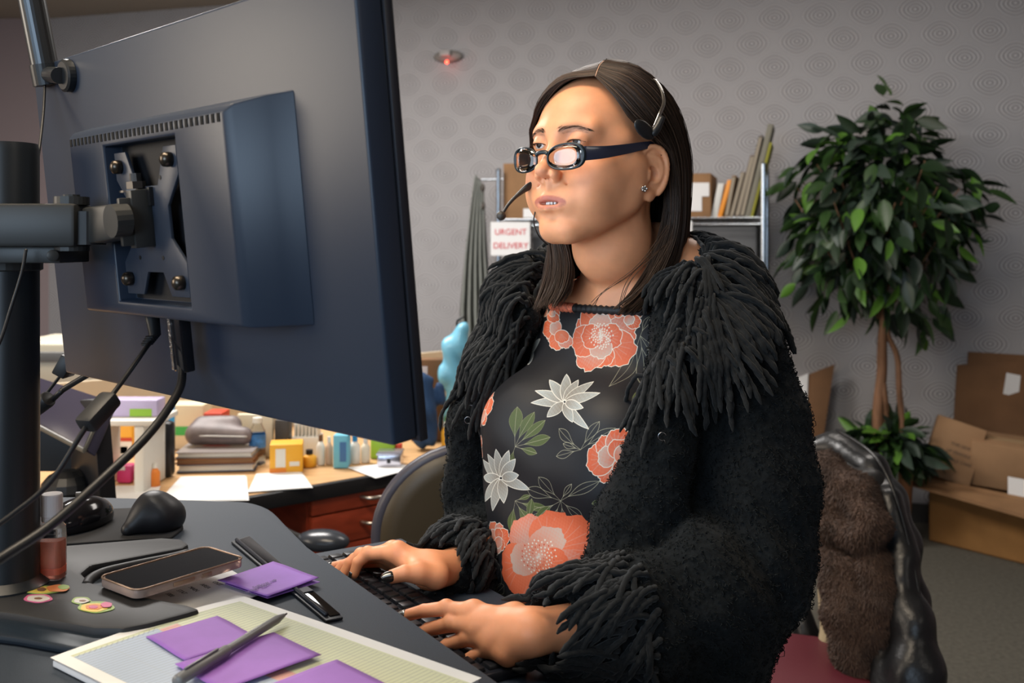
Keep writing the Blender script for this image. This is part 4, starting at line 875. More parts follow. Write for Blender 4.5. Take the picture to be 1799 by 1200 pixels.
for s in (-1, 1):
    for i in range(NBR):
        l = .009+.043*rng.random(); t = (l-.009)/.043; z0 = .0412+.0030*min(t/.55, 1)-.0035*max(0, t-.6)/.4+rng.uniform(-.0036, .0030)*(1-.6*t)
        f0 = .094-3.2*l*l*2.2
        p = hw(s*l, f0, z0); 
        for _ in range(4): p = p-S.grad(p)*(S.at(p)-.0004)
        d = hL*s*.8+hU*(.5-.9*t); d /= np.linalg.norm(d); K = []
        for k_ in range(5): K.append(p+up*0); p = p+d*.0016; p = p-S.grad(p)*(S.at(p)-.0003-.0003*k_)
        st.append(K)
v, f = tubes(np.array(st), np.tile(np.array([.00016, .00016, .00014, .0001, .00004]), (len(st), 1)), 3)
tag(mesh_obj('eyebrows', v, f, mh, person), kind='stuff')
b = MB()
for s in (-1, 1):
    b.tube([hw(s*.031+s*x, .0862-.35*abs(x)-(.004 if x > 0.009 else 0), .0292-13*x*x) for x in np.linspace(-.0125, .0135, 9)], [.0003, .0006, .0007, .0008, .0008, .0008, .0008, .0007, .0004], 6)
    for x in np.linspace(-.011, .013, 18):
        p0 = np.array([s*.031+s*x, .0858-.35*abs(x)-(.003 if x > .009 else 0), .0294-13*x*x]); d = np.array([s*x*20, 1, -.25])
        b.tube([hw(*p0), hw(*(p0+d*.003)), hw(*(p0+d*.0052+np.array([0, 0, .001])))], [.0003, .0002, .00008], 3)
tag(b.build('eyelashes', mh, person, smooth=True), kind='stuff')
mn = mat('nail_lacquer_dark', (.055, .05, .045), .18, metal=.75, coat=1); mn2 = mat('nail_lacquer_grey', (.30, .28, .25), .16, metal=.7, coat=1)
def nail(q, updir, w, l, m, lift):
    d = q[-1]-q[-2]; d /= np.linalg.norm(d); u = np.array(updir, float); u -= d*(u @ d); u /= np.linalg.norm(u); s_ = np.cross(d, u)
    G = [[q[-1]+d*(t*l-.002)+s_*(w*math.sin(a)*math.sqrt(max(.04, 1-((t-.42)/.62)**2)))+u*(lift*math.cos(a)-.0022*(t < .08)-.0006*t) for a in np.linspace(-.95, .95, 9)] for t in np.linspace(0, 1, 9)]
    b = MB(); b.sheet(G); return b.build('fingernail', m, person, smooth=True, solid=-.0006)
camd = np.array([0, -1, .35])
nail(lh['idx'], (-.1, -.55, .9), .0056, .0125, mn2, .0064)
for k_, w in (('mid', .0056), ('rin', .0053), ('pin', .0047)): nail(lh[k_], (-.1, -.2, 1), w, .011, mn2, w+.0006)
nail(rh['thu'], (.1, -.9, .45), .0078, .0155, mn, .0086)
nail(rh['idx'], (-.85, -.35, .35), .0056, .012, mn, .0063)
for k_, w in (('mid', .0056), ('rin', .0052), ('pin', .0046)): nail(rh[k_], (-.9, -.1, .5), w, .011, mn, w+.0006)

# ------------------------------------------------------------------ blouse
Bf = Field((-.12, 1.10, .86), (.36, 1.52, 1.32), .0035)
Bf.ell(bw(0, 0, 1.18), (.154, .093, .135), BR, .03)
for s in (-1, 1):
    Bf.ell(bw(s*.076, .094, 1.10), (.072, .068, .080), BR, .045)
    Bf.chain([bw(s*.045, -.025, 1.325), bw(s*.095, -.020, 1.312), bw(s*.146, -.015, 1.270)], [.036, .036, .038], .03)
Bf.ell(bw(0, .066, .965), (.150, .115, .21), BR, .06)
sl, G = Bf.block(Bf.lo, Bf.lo+Bf.n*Bf.h); g = (G-TC) @ BR
fold = .0030*np.sin(g[..., 0]*70+g[..., 2]*18+2*np.sin(g[..., 2]*22))*np.clip((1.10-g[..., 2])/.15, 0, 1)+.0025*np.sin((g[..., 2]+.35*g[..., 0])*62)*np.exp(-((g[..., 2]-1.03)/.10)**2)
Bf.D += (fold*(g[..., 1] > 0)).astype(np.float32)
cut = g[..., 2]-(1.268+.0*g[..., 0]+.9*np.clip(np.abs(g[..., 0])-.085, 0, .04)+.25*np.clip(.02-g[..., 1], 0, .1))
Bf.D = np.maximum(Bf.D, (cut*.8).astype(np.float32)); del G, g, fold, cut
V, F = Bf.mesh()
mb_ = None
ux = lambda p: np.stack([(p[..., 0]+.23)/.46, (p[..., 2]-.82)/.52], -1)
IW, IH = 1380, 1560
pt = Paint(IW, IH, (.0075, .0075, .010))
bvh = BVHTree.FromPolygons([tuple(map(float, x)) for x in V], [tuple(map(int, x)) for x in F])
def hit(px, py):
    d = Vector(((px-899.5)/FPX, 1, -(py-HOR)/FPX)).normalized(); r = bvh.ray_cast(Vector((0, 0, CZ)), d)
    return None if r[0] is None else ux(bloc(np.array(r[0])))*np.array([IW, IH])
def frame(px, py):
    c = hit(px, py)
    k_ = 0
    while c is None and k_ < 40: k_ += 1; c = hit(px+3*k_, py)
    if c is None: c = ux(bloc(P(px, py, 1.25)))*np.array([IW, IH])
    elif k_: c = c-np.array([k_*4., 0])
    e = 7; a, b = hit(px+e, py), hit(px, py+e)
    if a is None or np.linalg.norm(a-c) > 90: a, b2 = hit(px-e, py), None; a = c+(c-a) if a is not None else c+np.array([22., 0])
    if b is None or np.linalg.norm(b-c) > 60: b = c+np.array([0, -20.])
    A_, B_ = (a-c)/e, (b-c)/e; A_ = A_*min(1, 4.3/(np.linalg.norm(A_)+1e-6)); B_ = B_*min(1, 2.7/(np.linalg.norm(B_)+1e-6)); return c, A_, B_
def aff(fr, pts): c, A, B = fr; p = np.array(pts, float); return c+p[:, :1]*A+p[:, 1:]*B
OR, ORL, CR, GN, WH = (.55, .10, .036), (.62, .17, .085), (.46, .34, .28), (.022, .032, .012), (.62, .58, .50)
def petal(fr, ang, r0, r1, w, col, col2, wav=.12, outline=True, n=26, ph=0):
    a0 = math.radians(ang); pts = []
    for t in np.linspace(-1, 1, n):
        r = r0+(r1-r0)*(1-abs(t)**2.6)*(1+wav*math.sin(t*9+ph)+wav*.6*math.sin(t*23+ph*2)); th = a0+t*w*(.55+.45*(1-abs(t)))
        pts.append((r*math.cos(th), r*math.sin(th)))
    q = aff(fr, pts); R = np.linalg.norm(aff(fr, [(r1, 0)])-fr[0])
    pt.poly(q, col, col2, fr[0], max(R, 1)); pt.line(q, WH if outline else col2, 2.6, True)
    for t in (-.45, -.15, .2, .5): pt.line(aff(fr, [(r0*math.cos(a0+t*w*.5), r0*math.sin(a0+t*w*.5)), (r1*.8*math.cos(a0+t*w*.8), r1*.8*math.sin(a0+t*w*.8))]), WH, 1.2, al=.45)
def rpetal(fr, ang, dist, rad, c1, c2, ph=0, outline=True, sq=1.0):
    a0 = math.radians(ang); pts = []; cx, cy = dist*math.cos(a0), dist*math.sin(a0)
    for k in range(34):
        t = 2*math.pi*k/34; out = max(0, math.cos(t-a0)); rr = rad*(1+.07*out*math.sin(t*7+ph)+.05*out*math.sin(t*15+ph*2)-.12*(1-out)*.6)
        dx, dy = rr*math.cos(t), rr*math.sin(t); u = dx*math.cos(a0)+dy*math.sin(a0); v_ = (-dx*math.sin(a0)+dy*math.cos(a0))*sq
        pts.append((cx+u*math.cos(a0)-v_*math.sin(a0), cy+u*math.sin(a0)+v_*math.cos(a0)))
    q = aff(fr, pts); R = np.linalg.norm(aff(fr, [(dist+rad, 0)])-fr[0]); pt.poly(q, c1, c2, fr[0], max(R, 1))
    if outline: pt.line(q, WH, 2.6, True)
    for t in (-.5, -.25, 0, .25, .5):
        pt.line(aff(fr, [((dist+rad*f_)*math.cos(a0+t*(.5+.5*f_)), (dist+rad*f_)*math.sin(a0+t*(.5+.5*f_))) for f_ in (-.3, .2, .65)]), CR, 2.2, al=.35)
def lpetal(fr, ang, r0, r1, w, c1, c2, n=12):
    a0 = math.radians(ang); L_ = r1-r0; top = []; bot = []
    for k in range(n+1):
        t = k/n; h = w*math.sin(math.pi*min(1, t*.94+.06)**.85)**.8; x = r0+L_*t
        for lst, sg__ in ((top, 1), (bot, -1)): y = sg__*h; lst.append((x*math.cos(a0)-y*math.sin(a0), x*math.sin(a0)+y*math.cos(a0)))
    q = aff(fr, top+bot[::-1]); R = np.linalg.norm(aff(fr, [(r1, 0)])-fr[0]); pt.poly(q, c1, c2, fr[0], max(R, 1)); pt.line(q, WH, 2.4, True)
    pt.line(aff(fr, [((r0+L_*.1)*math.cos(a0), (r0+L_*.1)*math.sin(a0)), ((r0+L_*.75)*math.cos(a0), (r0+L_*.75)*math.sin(a0))]), (.25, .22, .17), 1.6, al=.6)
def peony(px, py, R, angs, w=.62, outline=True, stam=True, sc=(1, 1)):
    fr = frame(px, py); fr = (fr[0], fr[1]*sc[0], fr[2]*sc[1])
    for i, a in enumerate(angs): rpetal(fr, a, R*.50, R*(.40+.11*math.sin(i*2.3+px)), CR if i % 3 == 0 else ORL, OR, i*1.7, outline, 1.05)
    for i, a in enumerate(angs[1::2]): rpetal(fr, a+12, R*.27, R*.30, ORL, OR if i % 2 else CR, i+2, outline, 1.15)
    if stam:
        for i in range(90):
            a = i*2.4; r = R*.34*math.sqrt(i/90); c = aff(fr, [(r*math.cos(a), r*math.sin(a))])[0]
            pt.line([fr[0], c], WH, 1, al=.35); pt.poly(c+np.array([[4, 0], [0, 4], [-4, 0], [0, -4]]), WH if i % 4 else (.5, .08, .04))
def lily(px, py, R, angs, w=.24):
    fr = frame(px, py)
    for i, (a, rr) in enumerate(angs): lpetal(fr, a, R*.05, R*rr*1.05, R*.165, (.18, .15, .115), (.34, .365, .35))
def leafy(px, py, R, angs, fill=True, w=.22):
    fr = frame(px, py)
    for a, rr in angs:
        a0 = math.radians(a); q = []
        for t in np.linspace(0, 1, 12): q.append((R*rr*(.25+.75*t)*math.cos(a0+w*math.sin(t*np.pi)), R*rr*(.25+.75*t)*math.sin(a0+w*math.sin(t*np.pi))))
        for t in np.linspace(1, 0, 12): q.append((R*rr*(.25+.75*t)*math.cos(a0-w*math.sin(t*np.pi)), R*rr*(.25+.75*t)*math.sin(a0-w*math.sin(t*np.pi))))
        Q = aff(fr, q)
        if fill: pt.poly(Q, GN, (.055, .075, .02), fr[0], 80)
        pt.line(Q, (.16, .17, .08) if fill else (.34, .32, .22), 1.5, True, .8)
        pt.line([fr[0], Q[11]], (.34, .32, .22), 1.3, al=.8)
leafy(935, 560, 40, [(170, 1), (120, .8), (60, .6)]); leafy(1125, 590, 90, [(110, 1), (85, .9), (60, 1), (40, .8), (-70, .4)], False)
peony(1055, 590, 66, (200, 250, 300, 350, 35, 80, 125, 165), .60, sc=(.95, 1.05)); peony(985, 580, 40, (150, 190, 110, 70), .5, stam=False)
peony(965, 548, 26, (170, 10, 60), .7, stam=False); peony(1100, 555, 30, (-20, 40, 200), .6, stam=False)
lily(903, 622, 40, [(-70, 1), (-40, .9), (100, .9), (130, 1.05), (70, .7), (20, .8)]); leafy(908, 600, 35, [(-90, .8)])
lily(992, 706, 50, [(180, .95), (208, .9), (240, .9), (270, .95), (295, .8), (320, 1), (345, 1), (140, .8), (60, 1.05), (75, .7), (20, .6)])
leafy(905, 785, 70, [(-70, .9), (-95, 1), (-45, .9), (-15, .9), (15, .6), (110, .5)]); 
peony(842, 722, 30, (120, 170, 220, 270, 330, 40), .55, stam=False); peony(826, 785, 20, (90, 140, 200, 300), .6, stam=False)
lily(880, 840, 52, [(215, 1), (240, .9), (265, .95), (290, .95), (310, .8), (180, .75), (130, 1.05), (105, 1.1), (80, .8), (20, 1), (-10, .6)])
leafy(905, 880, 55, [(60, .9), (20, .9), (100, 1), (-20, .5)])
leafy(1020, 790, 62, [(195, .6), (-60, .9), (-35, 1), (215, 1), (165, .8)], False); peony(1080, 805, 58, (120, 175, 225, 275, 40, 330), .6, stam=False)
leafy(985, 880, 66, [(200, 1), (225, .9), (150, .9), (110, .9), (80, .8), (40, .7), (-60, .5), (-30, .9)], False); leafy(1070, 880, 50, [(100, 1), (60, .8), (170, .7)])
peony(872, 945, 34, (160, 200, 250, 300, 0, 45, 90), .6, stam=False); leafy(925, 925, 55, [(-40, 1), (-80, .9), (180, .6)])
peony(946, 978, 92, (238, 285, 332, 20, 110, 158), .58, False)
leafy(860, 1050, 60, [(-60, 1), (-80, .9), (-40, .8), (-100, .6)], False); leafy(1150, 640, 60, [(90, 1), (60, .7)]); peony(1168, 522, 30, (0, 90, 180, 270), .7, stam=False)
leafy(1040, 1080, 60, [(200, 1), (240, .9)]); peony(1110, 1000, 55, (0, 60, 120, 180, 240, 300), .6, stam=False)
mblouse = image_mat('floral_blouse_satin', pt.image('floral_print'), .5, spec=.28, bump=.08, bscale=900)
blouse = mesh_obj('blouse', V, F, mblouse, person); set_uv(blouse, ux(bloc(V)))
# gathered neck band
b = MB(); nb = []
for l in np.linspace(-.118, .118, 90):
    zz = 1.268+.9*max(abs(l)-.085, 0)-.003; p = bw(l, .12, zz)
    for _ in range(40):
        d = Bf.at(p)
        p = p-bd*max(-.004, min(.004, d-.0005))*(1)
    nb.append(p+up*.0015)
nb = np.array(nb); r = .0052+.0011*np.sin(np.arange(90)*1.9)+.0005*rng.random(90)
b.tube(nb, r, 10); mband = mat('neck_band_black', (.012, .012, .013), .6); b.build('neck_band', mband, blouse, smooth=True)
b = MB(); b.tube(nb[8:38]-bd*.0004, r[8:38]+.0007, 10)
b2_ = MB(); b2_.tube(nb[80:88]-bd*.0004, r[80:88]+.0007, 10)
mo = mat('neck_band_coral', (.66, .17, .09), .5, noise=.6, nscale=160); b.build('neck_band_print', mo, blouse, smooth=True); b2_.build('neck_band_print', mo, blouse, smooth=True)
# trousers and shoes below the desk
Tf = Field((-.12, 1.08, 0), (.42, 1.60, .93), .012)
for s in (-1, 1):
    Tf.chain([bw(s*.08, -.01, .88), bw(s*.10, .0, .50), bw(s*.11, -.03, .09)], [.098, .068, .052], .02)
Tf.ell(bw(0, 0, .87), (.16, .12, .07), BR, .03)
v, f = Tf.mesh(); v[:, 2] = np.maximum(v[:, 2], .03); mesh_obj('trousers', v, f, mat('trouser_black', (.012, .012, .014), .8), person)
for s in (-1, 1):
    b = MB(); c = bw(s*.11, .03, .045); b.sph(c, (.045, .125, .045), 18, R=BR)
    b.v[-1][:, 2] = np.maximum(b.v[-1][:, 2], .001); b.build('shoe', mat('shoe_black', (.01, .01, .01), .35), person, smooth=True)

# ------------------------------------------------------------------ cardigan
Cf = Field((-.20, .93, .80), (.50, 1.62, 1.42), .004)
def cc(L, k=.025): Cf.chain([P(*q[:3]) for q in L], [q[3] for q in L], k)
cc([(1205, 512, 1.33, .045), (1258, 540, 1.245, .054), (1288, 635, 1.215, .060), (1318, 740, 1.19, .064), (1328, 860, 1.165, .068), (1322, 965, 1.145, .070)])
cc([(1315, 990, 1.135, .072), (1230, 1055, 1.09, .074), (1120, 1085, 1.05, .062), (1040, 1092, 1.025, .050), (990, 1096, 1.010, .042)], .012)
cc([(1310, 1040, 1.13, .06), (1240, 1130, 1.10, .065), (1130, 1130, 1.07, .045)])
cc([(1195, 545, 1.205, .034), (1196, 660, 1.175, .038), (1158, 800, 1.145, .042), (1112, 930, 1.125, .046), (1085, 1060, 1.12, .048)], .010)
cc([(1245, 640, 1.24, .06), (1235, 860, 1.23, .075), (1215, 1100, 1.22, .085), (1200, 1250, 1.22, .09)], .04)
cc([(1220, 520, 1.34, .06), (1230, 700, 1.38, .085), (1220, 900, 1.40, .09), (1210, 1200, 1.38, .10)], .04)
cc([(1060, 520, 1.44, .05), (1060, 700, 1.48, .07), (1060, 900, 1.48, .07), (1060, 1150, 1.46, .08)], .04)
cc([(912, 545, 1.43, .044), (892, 640, 1.44, .046), (873, 770, 1.44, .046), (866, 900, 1.43, .048)])
cc([(866, 905, 1.43, .048), (835, 955, 1.36, .045), (805, 985, 1.29, .038), (790, 992, 1.262, .034)])
cc([(925, 560, 1.37, .020), (865, 660, 1.385, .022), (820, 740, 1.395, .022), (808, 860, 1.395, .022), (820, 960, 1.395, .022), (835, 1100, 1.38, .03)], .02)
cc([(1205, 480, 1.37, .035), (1130, 470, 1.44, .035), (1010, 475, 1.46, .035), (925, 500, 1.44, .03)], .03)
# hollow cuffs
Cf.cone(P(1000, 1096, 1.012), P(960, 1100, .998), .033, .040, .004, 'sub'); Cf.cone(P(800, 990, 1.275), P(760, 1000, 1.235), .026, .032, .004, 'sub')
sl, G = Cf.block(Cf.lo, Cf.lo+Cf.n*Cf.h)
pj = proj(np.maximum(G, [-9, .2, -9])); u, w = pj[..., 0], pj[..., 1]
x, y, z = G[..., 0], G[..., 1], G[..., 2]
# soft folds: long vertical ones on the panel, diagonal ones at the elbow crook
fo = .0060*np.sin(x*62+z*16+1.5*np.sin(z*13))*np.clip((1.24-z)/.1, 0, 1)*np.exp(-((x-.20)/.08)**2)
fo += .0055*np.sin((z*1.0+x*1.15)*74+2*np.sin(x*21))*np.exp(-((x-.25)**2+(z-1.02)**2)/.0065)
fo += .004*np.sin((z*1.4-x*.6)*60)*np.exp(-((x-.14)**2+(z-.96)**2)/.006)
fo += .0022*np.sin(x*190+1.3*np.sin(z*160))*np.sin(z*205+y*90)*np.sin(y*180+x*50)
fo += .004*np.sin(z*48+x*30)*np.exp(-((x+.03)/.05)**2)
Cf.D += fo.astype(np.float32)
del G, pj, u, w, x, y, z, fo
V, F = Cf.mesh()
mcd = mat('boucle_knit_black', (.0052, .0062, .0068), .92, noise=.5, nscale=220, bump=1.0, bscale=380, spec=.12, sheen=.05)
card = mesh_obj('cardigan', V, F, mcd, person)
# boucle loops standing off the knit
tri = V[F[:, 0]]; sel = rng.choice(len(F), 42000); A = V[F[sel, 0]]; B_ = V[F[sel, 2]]; C_ = V[F[sel, 1]]
r1, r2 = rng.random((2, len(sel), 1)); p0 = A+(B_-A)*r1+(C_-A)*r2*.9
nrm = Cf.grad(p0); keep = (nrm[:, 1] < .35); p0, nrm = p0[keep], nrm[keep]
t = rng.normal(size=p0.shape); t -= nrm*(t*nrm).sum(1)[:, None]; t /= np.linalg.norm(t, axis=1)[:, None]
ln = rng.uniform(.0012, .0042, (len(p0), 1)); ln *= np.where(rng.random((len(p0), 1)) < .05, 1.9, 1)
st = np.stack([p0, p0+nrm*ln*.6+t*ln*.2, p0+nrm*ln*.75+t*ln*.9, p0+nrm*ln*.25+t*ln*1.3], 1)
v, f = tubes(st, np.tile(np.array([.0006, .00055, .0005, .0002]), (len(st), 1)), 3)
mfz = mat('boucle_loops', (.0085, .0100, .0105), .85, noise=.5, nscale=300, spec=.2)
fz = mesh_obj('boucle_loops', v, f, mfz, card); fz['kind'] = 'stuff'
# ---- fringe cords following the knit
cord = mat('fringe_cord_black', (.0085, .0090, .0092), .85, noise=.4, nscale=300, bump=.8, bscale=700, spec=.2, sheen=.1)
def cords(roots, dirs, length, lift, K=20, grav=.25, rad=.0031, jit=.25, field=Cf, name='fringe', parent=None, spread=0):
    p = np.array(roots, float); N = len(p); d = np.array(dirs, float)+rng.normal(0, jit, (N, 3)); d /= np.linalg.norm(d, axis=1)[:, None]
    L = np.broadcast_to(np.array(length, float), (N,))*rng.uniform(.8, 1.15, N); lift = np.broadcast_to(lift, (N,))+rng.uniform(-.003, .004, N)
    out = []
    for k_ in range(K):
        out.append(p.copy()); d = d+np.array([0, 0, -grav])/K*4+rng.normal(0, .035, (N, 3)); n_ = field.grad(p, .006)
        dn = (d*n_).sum(1); d = d-n_*(dn*.75)[:, None]; d /= np.linalg.norm(d, axis=1)[:, None]
        p = p+d*(L/K)[:, None]; ds = field.at(p); tgt = lift*(1 if k_ > 1 else .4)+rad
        corr = np.clip(tgt-ds, -.004, .012); p = p+n_*np.where(ds < .045, corr, 0)[:, None]
    st = np.stack(out, 1); t = np.linspace(0, 1, K); tw = 1+.10*np.where(np.arange(K) % 2, 1, -1); R = np.tile(rad*tw*np.where(t > .93, .8, 1)*np.where(t > .99, .35, 1), (N, 1))*rng.uniform(.85, 1.12, (N, 1))
    v, f = tubes(st, R, 7); o = mesh_obj(name, v, f, cord, parent or card); o['kind'] = 'stuff'; return o
def rootline(pts, n, depth_jit=.004):
    q = spline([P(*a) for a in pts], n)+rng.normal(0, depth_jit, (n, 3))
    for _ in range(6): q = q-Cf.grad(q, .006)*np.clip(Cf.at(q)-.002, -.01, .01)[:, None]
    return q
X_, Y_, Z_ = np.eye(3)
RT, DR = [], []; LN = []; LF = []
def addc(pts, n, d0, d1, ln, lf):
    r = rootline(pts, n); t = np.linspace(0, 1, n)[:, None]; RT.append(r); DR.append(np.array(d0)*(1-t)+np.array(d1)*t); LN.append(np.full(n, ln)); LF.append(np.full(n, lf))
# near shoulder: rows fan from the ridge to the right and down
addc([(1205, 440, 1.32), (1235, 455, 1.25), (1232, 520, 1.19), (1205, 590, 1.165), (1180, 650, 1.15)], 66, (.9, .2, .15), (.40, 0, -.9), .090, .016)
addc([(1215, 440, 1.33), (1260, 462, 1.23), (1262, 530, 1.185), (1240, 585, 1.165), (1215, 620, 1.155)], 56, (.9, .1, .05), (.5, 0, -.9), .092, .012)
addc([(1230, 445, 1.34), (1292, 475, 1.23), (1298, 520, 1.19), (1285, 565, 1.17)], 42, (.9, 0, -.1), (.5, 0, -.9), .075, .008)
addc([(1240, 450, 1.36), (1320, 490, 1.26), (1330, 540, 1.22)], 26, (.9, 0, -.3), (.6, 0, -.9), .07, .005)
addc([(1215, 455, 1.23), (1212, 520, 1.18), (1190, 590, 1.16), (1168, 660, 1.145)], 50, (-.35, -.2, -.8), (-.15, 0, -1), .095, .010)
addc([(1235, 460, 1.22), (1225, 540, 1.18), (1205, 610, 1.165)], 40, (-.2, -.2, -.8), (.1, 0, -1), .088, .018)
cords(np.vstack(RT), np.vstack(DR), np.concatenate(LN), np.concatenate(LF), grav=.30)
RT, DR, LN, LF = [], [], [], []
# behind the neck and the far shoulder
addc([(1190, 445, 1.38), (1100, 440, 1.45), (1000, 445, 1.47), (945, 455, 1.45)], 50, (.2, .9, 0), (-.6, .6, -.1), .09, .01)
addc([(962, 446, 1.40), (945, 480, 1.38), (930, 545, 1.36), (895, 610, 1.36), (868, 670, 1.36)], 62, (-.95, .1, .05), (-.45, .1, -.9), .10, .014)
addc([(950, 452, 1.42), (920, 485, 1.40), (905, 550, 1.38), (880, 620, 1.38)], 52, (-.9, .1, -.1), (-.5, .1, -.9), .10, .010)
addc([(930, 460, 1.44), (895, 495, 1.42), (875, 560, 1.40), (850, 640, 1.40)], 46, (-.9, .1, -.4), (-.3, .1, -1), .095, .007)
addc([(900, 490, 1.44), (865, 550, 1.42), (845, 620, 1.41), (835, 690, 1.40)], 36, (-.7, .1, -.7), (-.2, .1, -1), .09, .006)
cords(np.vstack(RT), np.vstack(DR), np.concatenate(LN), np.concatenate(LF), grav=.35)
# cuffs: cords spring from a ring and fall over the hand
def cuff(center, axis, r, n, ln, rows=2, ylift=0, grav=.4, bias=(0, 0, 0)):
    R = axes(axis); roots, dirs = [], []
    for j in range(rows):
        th = np.linspace(0, 2*np.pi, n, endpoint=False)+rng.uniform(-.1, .1, n)
        ring = np.array(center)+(np.cos(th)[:, None]*R[:, 0]+np.sin(th)[:, None]*R[:, 1])*(r+.002*j)-R[:, 2]*.014*j
        roots.append(ring); dirs.append(R[:, 2]*.9+(ring-np.array(center))/r*.55+np.array(bias))
    return np.vstack(roots), np.vstack(dirs)
class NoF:
    pass
def cuffcords(c, ax, r, n, ln, rows, grav, bias, hf):
    ro, di = cuff(c, ax, r, n, ln, rows, bias=bias)
    class U:                                                   # sleeve and hand together
        def at(s, p): return np.minimum(Cf.at(p), hf.at(p))
        def grad(s, p, e=.004): g = np.stack([s.at(p+np.eye(3)[i]*e)-s.at(p-np.eye(3)[i]*e) for i in range(3)], -1); return g/(np.linalg.norm(g, axis=-1, keepdims=True)+1e-9)
    cords(ro, di, ln, .002, grav=grav, rad=.0034, jit=.18, field=U(), K=16)
axl = P(960, 1098, 1.0)-P(1040, 1092, 1.025)
cuffcords(P(1045, 1085, 1.02), axl, .050, 40, .082, 3, .30, (0, -.1, 0), FL)
cuffcords(P(1100, 1085, 1.04), axl, .060, 30, .060, 1, .35, (0, -.1, -.1), FL)
axr = P(760, 1000, 1.235)-P(805, 985, 1.29)
cuffcords(P(812, 975, 1.292), axr, .040, 38, .062, 3, .35, (0, 0, .1), FRt)
# ------------------------------------------------------------------ hair
GD = [
 [(1046, 134, 1.205), (1085, 168, 1.190), (1120, 210, 1.190), (1156, 240, 1.212), (1184, 290, 1.250), (1184, 370, 1.252), (1158, 450, 1.238), (1118, 515, 1.205), (1085, 548, 1.185)],
 [(1049, 124, 1.210), (1100, 148, 1.190), (1148, 200, 1.192), (1182, 265, 1.220), (1192, 340, 1.240), (1190, 410, 1.245), (1172, 465, 1.235), (1140, 520, 1.210), (1110, 550, 1.190)],
 [(1053, 115, 1.225), (1115, 130, 1.205), (1170, 185, 1.212), (1200, 265, 1.240), (1205, 345, 1.258), (1202, 415, 1.265), (1190, 465, 1.260), (1165, 515, 1.240), (1135, 552, 1.205)],
 [(1060, 108, 1.250), (1128, 122, 1.245), (1182, 178, 1.255), (1208, 265, 1.275), (1211, 345, 1.290), (1206, 420, 1.300), (1196, 470, 1.300), (1182, 515, 1.280), (1160, 550, 1.250)],
 [(1066, 105, 1.275), (1125, 118, 1.310), (1172, 180, 1.335), (1195, 265, 1.355), (1198, 345, 1.365), (1192, 420, 1.365), (1185, 470, 1.365), (1175, 510, 1.35), (1165, 540, 1.33)],
 [(1066, 105, 1.290), (1110, 115, 1.355), (1140, 180, 1.385), (1155, 265, 1.395), (1158, 345, 1.390), (1155, 420, 1.385), (1150, 470, 1.385), (1145, 510, 1.38), (1140, 540, 1.37)],
 [(1066, 105, 1.276), (1068, 122, 1.385), (1072, 185, 1.410), (1075, 265, 1.415), (1075, 345, 1.405), (1072, 420, 1.395), (1065, 470, 1.395), (1062, 510, 1.395), (1060, 540, 1.39)],
 [(1060, 108, 1.251), (1010, 128, 1.370), (988, 190, 1.392), (985, 265, 1.392), (990, 345, 1.380), (995, 420, 1.370), (992, 470, 1.370), (988, 510, 1.37), (985, 540, 1.37)],
 [(1053, 114.5, 1.226), (972, 145, 1.325), (950, 205, 1.345), (950, 275, 1.350), (958, 350, 1.345), (965, 420, 1.340), (960, 465, 1.335), (950, 510, 1.33), (938, 545, 1.32)],
 [(1049, 123, 1.211), (985, 134, 1.268), (945, 185, 1.285), (940, 260, 1.300), (950, 345, 1.310), (966, 415, 1.310), (972, 465, 1.300), (962, 505, 1.29), (945, 540, 1.28)],
 [(1046, 133, 1.206), (990, 141, 1.225), (951, 175, 1.242), (938, 222, 1.262), (943, 310, 1.285), (980, 400, 1.300), (996, 460, 1.290), (990, 505, 1.27), (968, 540, 1.26)]]
NK = 26
GS = np.array([spline([P(*a) for a in g], NK) for g in GD])          # guides x points x 3
def hairpt(gi):                                                       # gi (N,) guide coordinate
    i = np.clip(gi.astype(int), 0, len(GS)-2); u = (gi-i)[:, None, None]; u = u*u*(3-2*u)*.3+u*.7; return GS[i]*(1-u)+GS[i+1]*u
def scalp(st, h):
    sh = st.shape; p = st.reshape(-1, 3).copy()
    for _ in range(4):
        d = S.at(p); inb = ((p > S.lo+.004) & (p < S.lo+(S.n-3)*S.h)).all(1); hh = np.broadcast_to(h, sh[:2]).ravel()
        c = np.where(inb & (d < hh), np.clip(hh-d, 0, .012), 0); p = p+S.grad(p, .004)*c[:, None]
    return p.reshape(sh)
N = 5200
gi = np.concatenate([rng.uniform(0, 3.3, 2900), rng.uniform(3.3, 7.5, 900), rng.uniform(7.5, 10, 1400)])
st = hairpt(gi); t = np.linspace(0, 1, NK)
cl = (gi*14).astype(int); cph = rng.uniform(0, 6.28, (400, 3)); camp = rng.uniform(.0008, .0040, (400, 1))
wv = np.stack([np.sin(t[None]*(3+cl[:, None] % 3)*1.3+cph[cl % 400, j][:, None]) for j in range(3)], -1)*camp[cl % 400][:, None]
st = st+wv*np.clip(t*2.2, .12, 1)[None, :, None]+rng.normal(0, .0011, (N, 1, 3))*np.clip(t*3, .25, 1)[None, :, None]
cend = hairpt(((gi*14).astype(int)+.5)/14.); pull = (np.clip((t-.55)/.45, 0, 1)**1.5*.55)[None, :, None]; st = st*(1-pull)+(cend+wv)*pull
ctr = st.mean((0, 1)); deep = rng.random(N)**1.6*.010
cen = np.array([HC[0], HC[1]+.01, 0]); inn = cen-st; inn[..., 2] = 0; inn /= np.linalg.norm(inn, axis=-1, keepdims=True)+1e-9
st = st+inn*deep[:, None, None]*np.clip(t*4, 0, 1)[None, :, None]
st = scalp(st, np.where(t[None] < .62, .0022+.004*np.clip(t[None]*5, 0, 1)-deep[:, None]*.3, .003))
